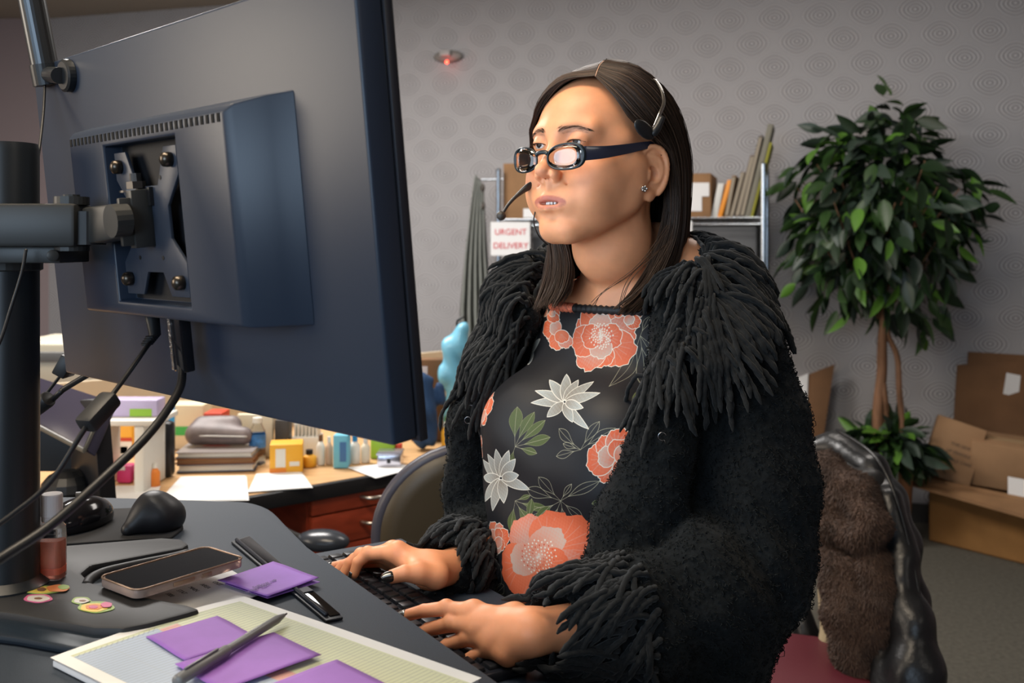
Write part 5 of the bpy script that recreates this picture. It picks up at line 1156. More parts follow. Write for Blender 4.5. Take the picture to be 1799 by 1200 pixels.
# ends trimmed unevenly
ut = rng.uniform(.88, 1.0, N); fi = t[None]*ut[:, None]*(NK-1); i0 = np.clip(fi.astype(int), 0, NK-2); fr = (fi-i0)[..., None]
st = np.take_along_axis(st, i0[..., None], 1)*(1-fr)+np.take_along_axis(st, i0[..., None]+1, 1)*fr
hl = ((gi < .5) | (gi > 9.6))[:, None]*rng.random((N, 1))**2*np.sin(np.clip(t[None]*2.4, 0, 1)*np.pi)*.006; hl *= np.where(gi < 5, -1, .5)[:, None]
st = st+hl[..., None]*np.array([1, .3, .0])
R = (np.where(t > .75, 1-(t-.75)*2.6, 1)*.00062)[None]*rng.uniform(.6, 1.3, (N, 1))
v, f = tubes(st, R, 4)
hair = mesh_obj('hair', v, f, mh, person); nh = mh.node_tree.nodes; ah = nh.new('ShaderNodeAttribute'); ah.attribute_name = 'tint'
tone = rng.choice([.55, .8, 1.0, 1.3, 1.9], N, p=[.2, .25, .25, .2, .1])*rng.uniform(.85, 1.15, N); vcol(hair, np.repeat(tone[:, None]*np.array([.040, .0225, .0140]), NK*4, 0))
mhs = mh.copy(); mhs.name = 'hair_strands'; hair.data.materials[0] = mhs; ah2 = [n for n in mhs.node_tree.nodes if n.bl_idname == 'ShaderNodeAttribute'][0]; mhs.node_tree.links.new(ah2.outputs['Color'], mhs.node_tree.nodes['Principled BSDF'].inputs['Base Color']); hair['kind'] = 'stuff'
# close scalp layer under the strands
gi2 = np.linspace(0, 10, 121); cap = hairpt(gi2); inn = cen-cap; inn[..., 2] = 0; inn /= np.linalg.norm(inn, axis=-1, keepdims=True)+1e-9
cap = scalp(cap+inn*(.006*np.clip(t*3, 0, 1))[None, :, None], .0018); cap = cap[:, 1:int(NK*.93)]
b = MB(); b.tube(scalp(spline([P(1046, 134, 1.204), P(1050, 123, 1.209), P(1054, 114, 1.224), P(1061, 107, 1.249)], 14)[None], .0040)[0], .0007, 6); b.build('parting_line', mat('scalp_skin', (.55, .30, .19), .6), hair, smooth=True)
b = MB(); b.sheet(cap); mcap = mat('scalp_hair', (.014, .008, .006), .95, spec=.05); b.build('hair_underlayer', mcap, person, smooth=True)
# a few loose wisps on the neck
w_ = []
for a in ([(1175, 400, 1.2), (1120, 470, 1.17), (1060, 515, 1.165), (1040, 535, 1.17)], [(1180, 420, 1.2), (1130, 500, 1.175), (1075, 545, 1.175)], [(1170, 430, 1.2), (1110, 490, 1.17), (1090, 540, 1.17)]):
    for j in range(3): w_.append(spline([P(x+rng.uniform(-5, 5), y+rng.uniform(-5, 5), Y) for x, y, Y in a], 14))
v, f = tubes(scalp(np.array(w_), .001), np.full((len(w_), 14), .0004), 4); mesh_obj('loose_hair', v, f, mh, hair)['kind'] = 'stuff'
print('person done')
# ------------------------------------------------------------------ sit-stand desk: upper platform and keyboard tray
ZP = .970; E0 = np.array([-.258, 1.2547]); ee = np.array([.535, -.845]); ee /= np.linalg.norm(ee); gg = np.array([-ee[1], ee[0]])
def EG(e, g, z): p = E0+ee*e+gg*g; return np.array([p[0], p[1], z])
sd = thing('standing_desk', 'blue-grey standing desk with curved edge and lower keyboard tray in the foreground', 'desk', (-.5, .9, 0))
pl = [(-1.35, .36), (.10, .36), (.155, .60), tuple(EG(.62, 0, 0)[:2])]+[tuple(EG(s_, 0, 0)[:2]) for s_ in (.5, .35, .2, .05)]
cv = spline([onz(540, 960, ZP), onz(505, 925, ZP), onz(475, 896, ZP), onz(440, 883, ZP), onz(395, 880, ZP)], 14)
pl += [tuple(p[:2]) for p in cv]+[(-.62, 1.50), (-1.35, 1.52)]
mbl = mat('desk_laminate_blue_grey', (.026, .037, .054), .6, noise=.35, nscale=900, bump=.15, bscale=1200)
b = MB(); b.prism(pl, ZP-.028, ZP); b.build('platform_top', mbl, sd, bevel=.003)
b = MB(); b.prism([tuple(EG(*q, 0)[:2]) for q in ((-.14, .20), (-.14, -.16), (.46, -.16), (.46, .20))], .893, .915); b.build('keyboard_tray', mbl, sd, bevel=.004)
for s_ in (0, .33): b = MB(); b.box(EG(s_, -.10, .929), (.03, .10, .026), R=rotm(0, 0, math.atan2(ee[1], ee[0]))); b.build('tray_bracket', mbk, sd)
for x, y in ((-1.2, .5), (-1.2, 1.35), (-.62, 1.30), (-.15, .5)): b = MB(); b.box((x, y, .471), (.05, .05, .94)); b.build('leg', mbk, sd, bevel=.004)
# slot with glossy inlay
sl_ = thing('device_stand_slot', 'long black slotted rail set on the blue-grey desk', 'rail', onz(500, 1010, ZP+.001))
q = [onz(406, 955, ZP+.0005), onz(573, 1095, ZP+.0005), onz(603, 1089, ZP+.0005), onz(437, 945, ZP+.0005)]
b = MB(); b.slab(q, (0, 0, .003)); b.build('rail_base', mc('rail_black', .012, .013, .017, r=.5), sl_, bevel=.001)
def mixq(q, u, v): q = np.array(q); return (q[0]*(1-u)+q[1]*u)*(1-v)+(q[3]*(1-u)+q[2]*u)*v
b = MB(); b.slab([mixq(q, .02, .36), mixq(q, .98, .36), mixq(q, .98, .97), mixq(q, .02, .97)]+np.array([0, 0, .003]), (0, 0, .0012)); b.build('glossy_inlay', mc('gloss_black', .004, .004, .005, r=.06), sl_, bevel=.0004)
b = MB(); b.tube([mixq(q, .02, .22)+[0, 0, .005], mixq(q, .5, .20)+[0, 0, .005], mixq(q, .97, .22)+[0, 0, .005]], .0024, 8); b.build('rail_lip', mc('rail_lip', .02, .022, .03, r=.3), sl_, smooth=True)
b = MB(); b.box(mixq(q, .72, .5)+[0, 0, .0048], (.016, .016, .0014), R=rotm(0, 0, -.95)); b.build('rail_divider', mc('rail_lip', .02, .022, .03), sl_)
# keyboard
kb = thing('keyboard', 'slim black keyboard under her hands on the lower tray', 'keyboard', EG(.135, .03, .915), math.atan2(ee[1], ee[0]))
Rk = np.array([[ee[0], gg[0], 0], [ee[1], gg[1], 0], [0, 0, 1.]])
b = MB(); b.prism(rrect(.44, .145, .010, 5), .9155, .9255, M=(Rk, EG(.135, .032, 0))); b.build('keyboard_case', mc('keyboard_black', .014, .016, .022, r=.35), kb, bevel=.002)
kc = mat('keycap_black', (.010, .011, .014), .4); kproto = None
for r_ in range(6):
    for c_ in range(22):
        if r_ == 5 and 3 < c_ < 9: continue
        cen = EG(.135-.205+c_*.0195, .032+.0555-r_*.0205-.004*0, .9275)
        if kproto is None:
            b = MB(); b.box((0, 0, 0), (.0162, .0168, .0042), taper=.86); kproto = b.build('key', kc, None, bevel=.0008).data; bpy.data.objects.remove(bpy.data.objects['key'])
        o = bpy.data.objects.new('key', kproto); COL.objects.link(o); o.parent = kb; o.matrix_local = MW[kb].inverted() @ mtx(Rk, cen)
b = MB(); b.box(EG(.135+.035-.05, .032+.0555-5*.0205, .9275), (.094, .0168, .0042), R=Rk, taper=.96); b.build('space_bar', kc, kb, bevel=.0008)
# ------------------------------------------------------------------ monitor stand base
ZB = ZP+.0165
sb = thing('monitor_stand', 'black pole monitor stand with flat base plate and jointed arm', 'stand', (-.538, 1.06, ZP))
def bp_(px, py): return tuple(onz(px, py, ZB)[:2])
out = [bp_(-260, 1030), bp_(-200, 1050), bp_(-60, 1066), bp_(30, 1078), bp_(110, 1092), bp_(165, 1102), bp_(215, 1103), bp_(262, 1094), bp_(330, 1076), bp_(352, 1069), bp_(330, 1062), bp_(243, 1045), bp_(160, 1022), bp_(143, 1006), bp_(160, 992), bp_(322, 962), bp_(332, 955), bp_(318, 946), bp_(285, 944), bp_(60, 962), bp_(-260, 970)]
mst = mat('stand_black_plastic', (.018, .018, .019), .55, bump=.25, bscale=900); msm = mat('stand_black_metal', (.014, .016, .018), .38)
b = MB(); b.prism(out[::1], ZP+.0005, ZB); b.build('base_plate', mst, sb, bevel=.004)
sk = [bp_(-260, 1080), bp_(-60, 1095), bp_(30, 1106), bp_(110, 1120), bp_(165, 1130), bp_(215, 1132), bp_(250, 1124), bp_(300, 1090), bp_(200, 1050), bp_(-260, 1020)]
b = MB(); b.prism(sk, ZP+.0003, ZP+.009); b.build('base_skirt', mc('lip_blue_black', .010, .018, .028, r=.35), sb, bevel=.004)
lipq = spline([np.array([*bp_(x, y), ZB-.004]) for x, y in ((330, 966), (300, 974), (230, 988), (180, 1000), (158, 1012), (150, 1024))], 24); b = MB(); b.tube(lipq, .0055, 8); b.build('recess_lip', mst, sb, smooth=True)
pc = np.array([-.538, 1.064, 0])
b = MB(); b.lathe([(0, 0), (.0405, 0), (.0405, .004), (.031, .02), (.0305, .985), (.029, 1), (0, 1)], pc+[0, 0, ZB+.0002], pc+[0, 0, 1.458], 40); b.build('pole', msm, sb, smooth=False, bevel=0)
for p_ in sb.children:
    if p_.name.startswith('pole'): 
        for f_ in p_.data.polygons: f_.use_smooth = True
        p_.data.set_sharp_from_angle(angle=.5)
b = MB(); b.lathe([(.031, 0), (.034, .05), (.034, .95), (.031, 1)], pc+[0, 0, 1.322], pc+[0, 0, 1.352], 32); b.build('collar', mat('stand_grey_metal', (.035, .035, .033), .42), sb)
mgm = mat('stand_grey_metal', (.035, .035, .033), .42)
ya_ = 1.005
b = MB(); p0, p1 = P(-180, 395, ya_+.0), P(148, 398, ya_); b.box((p0+p1)/2, (p1[0]-p0[0], .045, .043)); b.build('arm', mgm, sb, bevel=.004)
b = MB(); b.box(P(60, 446, 1.03), (.085, .07, .018)); b.cyl(P(93, 449, 1.0), P(93, 449, .985), .006, n=12); b.build('arm_clamp', mgm, sb, bevel=.002)
for y0, y1 in ((346, 360), (432, 441)): b = MB(); b.cyl(P(126, y0, ya_), P(126, y1, ya_), .017, n=24); b.cyl(P(126, y0-4, ya_), P(126, y0, ya_), .008, n=12); b.build('joint_cap', mgm, sb)
b = MB(); b.cyl(P(156, 372, ya_), P(156, 430, ya_), .0165, n=24); b.build('swivel_pin', mbk, sb)
# ------------------------------------------------------------------ monitor
mm = np.array([.714, -.700, 0]); mm /= np.linalg.norm(mm); nc = np.array([mm[1], -mm[0], 0]); tau = math.radians(6)
if nc[1] > 0: nc = -nc
vu = np.array([0, 0, math.cos(tau)])+nc*math.sin(tau); nb_ = nc*math.cos(tau)-np.array([0, 0, math.sin(tau)])
LB = P(115, 655, 1.268)
def MP(s_, t_, d): return LB+mm*s_+vu*t_+nb_*d
def MR(px, py, d):
    r = np.array([(px-899.5)/FPX, 1, -(py-HOR)/FPX]); o0 = np.array([0, 0, CZ]); k = ((LB+nb_*d-o0) @ nb_)/(r @ nb_); p = o0+r*k-LB-nb_*d; return p @ mm, p @ vu
MRm = np.stack([mm, vu, nb_], 1)
mo_ = thing('monitor', 'large black monitor seen from behind with recessed mounting plate', 'monitor', MP(.33, 0, 0))
mmb = mat('monitor_back_plastic', (.024, .036, .060), .38, bump=.12, bscale=1200, spec=.55)
WM, HM = .662, .385
b = MB(); b.prism([(0, 0), (WM, 0), (WM, HM), (0, HM)], -.026, 0, M=(MRm, LB)); b.build('rear_shell', mmb, mo_, bevel=.003, segs=3)
b = MB(); b.prism([(-.002, -.003), (WM+.002, -.003), (WM+.002, HM+.003), (-.002, HM+.003)], -.036, -.0262, M=(MRm, LB)); b.build('front_bezel', mc('bezel_black', .022, .022, .028, r=.4), mo_, bevel=.002)
b = MB(); b.slab([MP(.008, .012, -.0363), MP(WM-.008, .012, -.0363), MP(WM-.008, HM-.006, -.0363), MP(.008, HM-.006, -.0363)], -nb_*.0006)
b.build('screen', mat('lit_screen', (.02, .02, .02), .2, emit=(.72, .86, 1.0), estr=2.6), mo_)
# housing with recess
hd_ = .046; s0, t0 = MR(153, 551, hd_); s1, t1 = MR(388, 192, hd_); s1 = (MR(425, 566, hd_)[0]+s1)/2; t1 = (t1+MR(117, 248, hd_)[1])/2
t0 = (t0+MR(425, 566, hd_)[1])/2
rs0, rt1 = MR(181, 262, hd_); rs1 = MR(333, 520, hd_)[0]; rt0 = MR(215, 530, hd_)[1]; rt1 = MR(290, 240, hd_)[1]
def ringf(b, o4, i4): 
    b.add(list(o4)+list(i4), [(k, (k+1) % 4, 4+(k+1) % 4, 4+k) for k in range(4)])
def rc(a0, a1, b0, b1, d): return [MP(a0, b0, d), MP(a1, b0, d), MP(a1, b1, d), MP(a0, b1, d)]
b = MB(); f4 = rc(s0, s1, t0, t1, hd_); b4 = rc(s0-.010, s1+.042, t0-.004, t1+.014, .0005); m4 = rc(s0-.004, s1+.009, t0-.002, t1+.006, hd_-.006); i4 = rc(rs0, rs1, rt0, rt1, hd_); j4 = rc(rs0, rs1, rt0, rt1, hd_-.02)
ringf(b, f4, i4); ringf(b, m4, f4); m5 = rc(s0-.008, s1+.026, t0-.003, t1+.012, hd_-.030); ringf(b, m5, m4); ringf(b, b4, m5); ringf(b, i4, j4); b.add(j4, [(0, 1, 2, 3)])
hs = b.build('rear_housing', mmb, mo_, weld=True, bevel=.0025)
nsl = 34; b = MB()
for i in range(nsl):
    s_ = s0+.006+(s1-s0-.012)*i/(nsl-1); b.add(rc(s_-.0022, s_+.0022, t1-.0085, t1-.001, hd_+.0006)+rc(s_-.0022, s_+.0022, t1-.0085, t1-.001, hd_-.001), [(0, 1, 2, 3), (4, 7, 6, 5), (0, 4, 5, 1), (1, 5, 6, 2), (2, 6, 7, 3), (3, 7, 4, 0)])
b.build('vent_slots', mc('slot_black', .003, .003, .003, r=.8), hs)['kind'] = 'stuff'
b = MB(); b.add(rc(rs0+.001, rs1-.001, rt0+.001, rt1-.001, hd_-.0194), [(0, 1, 2, 3)]); b.build('recess_floor', mc('recess_dark', .006, .006, .008, r=.6), hs)
# vesa plate
vm_ = mat('vesa_plate_steel', (.040, .050, .072), .42); sc_s, sc_t = (rs0+rs1)/2, (rt0+rt1)/2; hw_, hh_ = (rs1-rs0)/2*.86, (rt1-rt0)/2*.90
pg = [(-1, 1), (-.62, 1), (-.34, .50), (.34, .50), (.62, 1), (1, 1), (1, .62), (.60, .22), (.60, -.22), (1, -.55), (1, -1), (.45, -1), (.25, -.68), (-.25, -.68), (-.45, -1), (-1, -1), (-1, -.55), (-.60, -.22), (-.60, .22), (-1, .62)]
pg = [(sc_s+x*hw_, sc_t+y*hh_) for x, y in pg]
vp = thing('vesa_mount', 'steel mounting plate with screws and tilt bracket in the monitor recess', 'mount', MP(sc_s, sc_t, hd_))
b = MB(); b.prism(pg[::-1], hd_-.0095, hd_-.006, M=(MRm, LB)); b.build('mount_plate', vm_, vp, bevel=.0006)
scr = mat('screw_bronze', (.09, .075, .06), .3, metal=.9)
for x, y in ((-.82, .80), (.82, .82), (-.82, -.78), (.82, -.80)):
    b = MB(); p = MP(sc_s+x*hw_, sc_t+y*hh_, hd_-.006); b.lathe([(0, 0), (.0068, 0), (.0072, .3), (.0066, .75), (.003, 1), (0, 1)], p, p+nb_*.010, 18); b.cyl(p-nb_*.008, p, .004, n=10); b.build('thumb_screw', scr, vp, smooth=True)
b = MB(); p = MP(sc_s-.15*hw_, sc_t+.52*hh_, hd_); b.cyl(p-vu*.006, p-vu*.004, .016, n=24); b.cyl(p-vu*.003, p+vu*.004, .009, n=6); b.cyl(p+vu*.004, p+vu*.012, .0055, n=12); b.build('hinge_bolt', mat('bolt_steel', (.16, .15, .14), .3, metal=.9), vp)
for x in (-.2, .15): b = MB(); b.box(MP(sc_s+x*hw_, sc_t+.36*hh_, hd_-.004), (.005, .018, .004), R=MRm); b.build('plate_slot', mbk, vp)
for x, y in ((-.45, -.48), (.30, -.48), (.45, .60)): b = MB(); p = MP(sc_s+x*hw_, sc_t+y*hh_, hd_-.006); b.cyl(p, p+nb_*.0005, .0022, n=10); b.build('plate_hole', mbk, vp)
pe = MP(sc_s+.06*hw_, sc_t-.02, hd_-.002); ps = P(160, 398, ya_)
b = MB(); bx_ = MP(sc_s+.02*hw_, sc_t+.005, hd_+.004); b.box(bx_, (.012, .056, .020), R=MRm); b.box(bx_+nb_*.010-vu*.002, (.006, .046, .022), R=MRm); b.build('tilt_flange', mgm, vp, bevel=.001)
R2 = axes(bx_-ps, (0, 0, 1)); b = MB(); cen = ps+(bx_-ps)*.48; Lb = np.linalg.norm(bx_-ps); b.box(cen, (.022, .037, Lb*.95), R=R2, taper=.9); b.build('tilt_bracket', mgm, vp, bevel=.003)
b = MB(); pb = P(212, 398, ya_-.026); pb2 = P(212, 398, ya_+.03); b.lathe([(0, 0), (.010, 0), (.0115, .2), (.0115, 1)], pb, pb2, 20); b.cyl(pb-[0, .002, 0], pb, .0052, n=6); b.build('pivot_bolt', mgm, vp)
b = MB(); b.cyl(bx_-nb_*.002+nb_*.016, bx_+nb_*.03, .016, n=20); b.build('pivot_disc', mgm, vp)
# ------------------------------------------------------------------ cables
mcb = mat('cable_black', (.011, .011, .012), .45)
def cable(label, pts, r, n=60, plugs=()):
    t = thing('cable', label, 'cable', P(*pts[0])); b = MB(); b.tube(spline([P(*q) for q in pts], n), r, 10); b.build('cord', mcb, t, smooth=True); return t
ce, ct = MR(268, 566, hd_-.02); ce2, ct2 = MR(313, 566, hd_-.02)
pA, pB = MP(ce, t0-.003, hd_-.02), MP(ce2, t0-.003, hd_-.02)
def px3(p): u = proj(p); return (u[0], u[1], p[1])
a = px3(pA)
t = cable('thin power cable with inline block running from the monitor down left', [a, (270, 590, 1.03), (256, 612, 1.0), (222, 660, .96), (196, 695, .93), (150, 752, .90), (90, 845, .88), (20, 905, .86), (-60, 960, .84)], .0024)
b = MB(); b.tube([MP(ce, t0+.004, hd_-.02), np.array(P(272, 588, 1.035)), P(264, 600, 1.02)], [.0078, .0065, .004], 10); b.build('plug', mcb, t, smooth=True)
q0, q1 = P(197, 697, .93), P(148, 750, .90); b = MB(); b.box((q0+q1)/2, (.020, .016, np.linalg.norm(q1-q0)), R=axes(q1-q0)); b.build('inline_block', mat('block_black', (.016, .016, .017), .5), t, bevel=.004)
for i in range(4): b = MB(); pp = P(266-2.5*i, 592+4*i, 1.025-.004*i); b.cyl(pp-vu*.0012, pp+vu*.0012, .006, n=12); b.build('strain_rib', mcb, t)
a = px3(pB)
t = cable('thick black video cable hanging from the monitor and sweeping to the left', [(a[0], a[1]+60, 1.00), (320, 660, .98), (308, 698, .95), (262, 762, .90), (190, 833, .86), (90, 922, .82), (0, 982, .79), (-70, 1030, .77)], .0042)
q0 = MP(ce2, t0+.002, hd_-.022); b = MB(); b.box(q0-vu*.0285, (.021, .062, .013), R=MRm); b.build('plug', mat('plug_gloss', (.012, .012, .014), .12), t, bevel=.002)
b = MB(); b.box(q0-vu*.0285-mm*.0098+nb_*.0005, (.005, .058, .0135), R=MRm); b.build('foil_edge', mat('crumpled_foil', (.55, .58, .62), .15, metal=1, bump=1, bscale=250), t)
cable('thin cable hanging from the rod joint beside the monitor pole', [(79, 146, 1.19), (76, 200, 1.17), (68, 270, 1.14), (58, 340, 1.12), (56, 352, 1.10)], .0016)
cable('thin dark cable running down in front of the monitor pole', [(46, 438, .98), (38, 480, .975), (18, 545, .97), (0, 600, .96), (-30, 660, .95)], .0016)
t = cable('short cable with connector behind the pole at left', [tuple(px3(MP(.035, .004, -.030))), (118, 680, 1.30), (105, 690, 1.30), (88, 706, 1.31), (70, 718, 1.32), (40, 760, 1.31), (20, 840, 1.29), (10, 895, 1.285)], .0038); q0, q1 = P(86, 700, 1.30), P(56, 722, 1.31); b = MB(); b.cyl(q0, q1, .011, n=14); b.build('connector', mcb, t, bevel=.002)
t = cable('thin cable with small plug left of the monitor lower corner', [(118, 644, 1.335), (100, 668, 1.34), (80, 694, 1.35), (62, 720, 1.36), (40, 800, 1.36), (35, 872, 1.36)], .0022); b = MB(); b.box(P(119, 642, 1.325), (.018, .035, .028), R=rotm(0, .5, 0)); b.build('plug', mcb, t, bevel=.002)
# rod on the monitor corner
t = thing('mounting_rod', 'dark metal rod with swivel joint fixed at the monitor top left corner', 'rod', P(80, 130, 1.2))
mrd = mat('rod_gunmetal', (.075, .080, .085), .32, metal=.85)
ra, rb_ = P(-8, -330, 1.16), P(80, 122, 1.20); b = MB(); b.cyl(ra, rb_, .0155, n=28); b.build('rod_tube', mrd, t, smooth=False)
dd = (rb_-ra)/np.linalg.norm(rb_-ra); b = MB(); b.cyl(rb_-dd*.006, rb_+dd*.019, .0172, n=28); b.build('rod_socket', msm, t)
pj_ = rb_+dd*.006; pk = MR(119, 133, .003); pk = MP(pk[0], pk[1], .0005); b = MB(); b.cyl(pj_, pk+nb_*.012, .0095, n=20); b.build('joint_pin', mrd, t)
b = MB(); b.lathe([(0, 0), (.019, 0), (.019, .8), (.016, 1), (0, 1)], pk, pk+nb_*.009, 28); b.build('clamp_disc', msm, t)
# ------------------------------------------------------------------ things on the desk
sbt = thing('hand_sanitizer', 'small clear sanitizer bottle with pink-orange liquid beside the pole', 'bottle', onz(90, 1022, ZB))
sc0 = onz(91, 1016, ZB)+[0, 0, .0003]
def rbox(b, c, w, d, prof, m=0, n=5):
    v = []; k = None
    for sc1, z in prof: p = np.array(rrect(w*sc1, d*sc1, min(w, d)*sc1*.28, n)); k = len(p); v.append(np.c_[p, np.full(k, z)])
    V_ = np.vstack(v)+np.array(c); f = [tuple(range(k-1, -1, -1)), tuple(range((len(prof)-1)*k, len(prof)*k))]
    for i in range(len(prof)-1): f += [(i*k+j, i*k+(j+1) % k, (i+1)*k+(j+1) % k, (i+1)*k+j) for j in range(k)]
    b.add(V_, f, m)
b = MB(); rbox(b, sc0, .027, .022, [(.9, 0), (1, .002), (1, .050), (.96, .056), (.62, .062), (.55, .064)]); b.build('bottle_body', mat('clear_bottle', (.97, .95, .94), .04, trans=1, ior=1.25), sbt, smooth=False)
b = MB(); rbox(b, sc0+[0, 0, .0015], .0235, .0185, [(.95, 0), (1, .001), (1, .040), (.98, .0405)]); b.build('liquid', mat('liquid_salmon', (.80, .30, .20), .2, trans=.6, ior=1.33), sbt)
b = MB(); rbox(b, sc0+[0, -.0, .006], .0245, .0205, [(1, 0), (1, .007)]); b.build('label_band', mc('label_orange_red', .70, .14, .07), sbt)
b = MB(); b.lathe([(0, 0), (.0105, 0), (.0105, .15), (.0112, .2), (.0112, .95), (.0105, 1), (0, 1)], sc0+[0, 0, .063], sc0+[0, 0, .092], 24); b.build('flip_cap', mat('cap_frosted', (.70, .64, .62), .4, trans=.2), sbt)
# mouse pad, wrist rest, mouse
mpd = thing('mouse_pad', 'charcoal mouse pad with raised teardrop wrist rest', 'mouse pad', onz(220, 930, ZP))
pp = [onz(x, y, ZP+.001)[:2] for x, y in ((30, 965), (215, 952), (300, 948), (322, 930), (318, 905), (300, 893), (120, 900), (20, 905))]
b = MB(); b.prism([tuple(x) for x in pp], ZP+.0005, ZP+.004); b.build('pad', mat('pad_fabric', (.022, .022, .024), .9, bump=.2, bscale=900), mpd, bevel=.0012)
c = onz(262, 936, ZP+.004); Fw = Field(c-[.07, .07, .01], c+[.07, .09, .07], .0025); Fw.chain([c+[.012, .012, .017], c+[.0, .016, .022], c+[-.024, -.006, .006]], [.021, .024, .010], .02); Fw.chain([c+[.018, .03, .014], c+[-.008, .045, .016]], [.018, .016], .02); Fw.plane(c, (0, 0, -1), .002)
v, f = Fw.mesh(); mesh_obj('wrist_rest', v, f, mat('gel_cover_black', (.014, .014, .017), .45, bump=.1, bscale=900), mpd)
ms = thing('computer_mouse', 'glossy black computer mouse behind the sanitizer bottle', 'mouse', onz(138, 935, ZP+.004))
c = onz(134, 928, ZP+.005); Fm = Field(c-[.06, .07, .01], c+[.06, .08, .06], .002); Fm.ell(c+[0, .01, .008], (.031, .054, .030), rotm(0, 0, -.35), .004); Fm.plane(c, (0, 0, -1), .002)
v, f = Fm.mesh(); mesh_obj('shell', v, f, mc('mouse_gloss', .006, .006, .008, r=.12), ms)
b = MB(); b.cyl(c+[-.018, .04, .030], c+[-.012, .042, .030], .008, n=16); b.build('scroll_wheel', mbk, ms)
# phone
zf = ZB+.0005; A_, B_, C_, D_ = (onz(168, 1020, zf+.008), onz(243, 1043, zf+.008), onz(432, 986, zf+.008), onz(362, 964, zf+.008))
phc = (A_+B_+C_+D_)/4; ax1 = (C_+D_-A_-B_)/2; ph_l = np.linalg.norm(ax1); ax1 /= ph_l; ax2 = (B_+C_-A_-D_)/2; ph_w = np.linalg.norm(ax2); ax2 -= ax1*(ax2 @ ax1); ax2 /= np.linalg.norm(ax2); ax3 = np.cross(ax1, ax2); 
if ax3[2] < 0: ax2 = -ax2; ax3 = -ax3
PR = np.stack([ax1, ax2, ax3], 1)
ph = thing('smartphone', 'dark smartphone in clear rose-tinted case lying on the stand base', 'phone', phc-[0, 0, .008])
pb_ = phc-ax3*.008
b = MB(); b.prism(rrect(ph_l, ph_w, .011, 6), .0015, .0105, M=(PR, pb_)); b.build('clear_case', mat('case_tinted', (.62, .46, .38), .12, trans=.55, ior=1.2), ph, bevel=.002)
b = MB(); b.prism(rrect(ph_l-.006, ph_w-.006, .009, 6), .0106, .0112, M=(PR, pb_)); b.build('screen_glass', mc('phone_screen', .006, .007, .009, r=.08), ph)
b = MB(); q = [PR @ np.array([x, y, .0112])+pb_ for x, y in rrect(ph_l-.001, ph_w-.001, .010, 6)]; b.tube(q, .0011, 6, closed=True); b.build('case_rim', mat('case_rim_bronze', (.32, .20, .13), .15, metal=.3), ph, smooth=True)
sg = 1 if (PR @ np.array([0, 1, 0]))[1] < 0 else -1
for x, w in ((-.012, .026), (.016, .013)): b = MB(); b.box(PR @ np.array([x, sg*ph_w/2, .0062])+pb_, (w, .0022, .0045), R=PR); b.build('side_button', mat('case_rim_bronze', (.32, .20, .13), .15), ph, bevel=.0008)
# white printed sheet below the phone
t = thing('printed_sheet', 'white sheet with small printed words tucked under the phone', 'paper', onz(330, 1040, ZP+.001))
pq = [onz(222, 1062, ZP+.0015), onz(338, 1090, ZP+.0015), onz(470, 1040, ZP+.0015), onz(378, 985, ZP+.0015)]
b = MB(); b.slab(pq, (0, 0, .0005)); b.build('sheet', mpw, t)
ink = mat('ink_black', (.03, .03, .035), .6); pxv = (pq[2]-pq[1]); pxv /= np.linalg.norm(pxv); pyv = np.cross([0, 0, 1], pxv)
Rw_ = np.stack([-pyv, pxv, [0, 0, 1.]], 1)
for i, s_ in enumerate(('1000', 'STAT', 'MAIN', 'AREA', 'UNIT', 'LINE')):
    text(s_, .0075, mtx(Rw_ @ rotm(0, 0, -.2), onz(298+i*21, 1045-i*5, ZP+.0021)), 'printed_word', ink, t, .00008)
# folded purple note
def note(name, label, quad, z, th=.0006, curl=0, m=None):
    p = np.array([onz(*q, z) for q in quad]) if len(quad[0]) == 2 else np.array(quad); t = thing(name, label, 'sticky note', p.mean(0)); n = 12; G = []
    for i in range(n+1):
        row = []
        for j in range(n+1):
            u, v_ = i/n, j/n; q = (p[0]*(1-u)+p[1]*u)*(1-v_)+(p[3]*(1-u)+p[2]*u)*v_; row.append(q+[0, 0, curl*(v_**2)+.0004*math.sin(u*6)])
        G.append(row)
    b = MB(); b.sheet(G); b.build('note_sheet', m or pur, t, smooth=True, solid=th); return t, p
pur = mat('note_purple', (.30, .13, .50), .65, noise=.05, nscale=40)
q_ = [(382, 1020), (470, 1048), (560, 1018), (480, 990)]
t, p = note('sticky_note', 'folded purple sticky note with handwriting lying beside the black rail', q_, ZP+.0075, curl=.002)
G = np.array([onz(x, y, ZP+.0045) for x, y in ((395, 1026), (470, 1052), (562, 1023), (484, 996))]); b = MB(); b.slab(G, (0, 0, .0006)); b.build('lower_fold', pur, t)
inkp = mat('ink_purple', (.07, .02, .14), .6); e1 = p[2]-p[1]; e1 /= np.linalg.norm(e1); e2 = np.cross([0, 0, 1], e1); Rn = np.stack([e1, e2, [0, 0, 1.]], 1)
for i, s_ in enumerate(('follow up', 'order 2pm')): text(s_, .0085, mtx(Rn @ rotm(0, 0, .1), onz(465-12*i, 1026+8*i, ZP+.0088)+[0, 0, .0006]), 'handwriting', inkp, t, .00006)
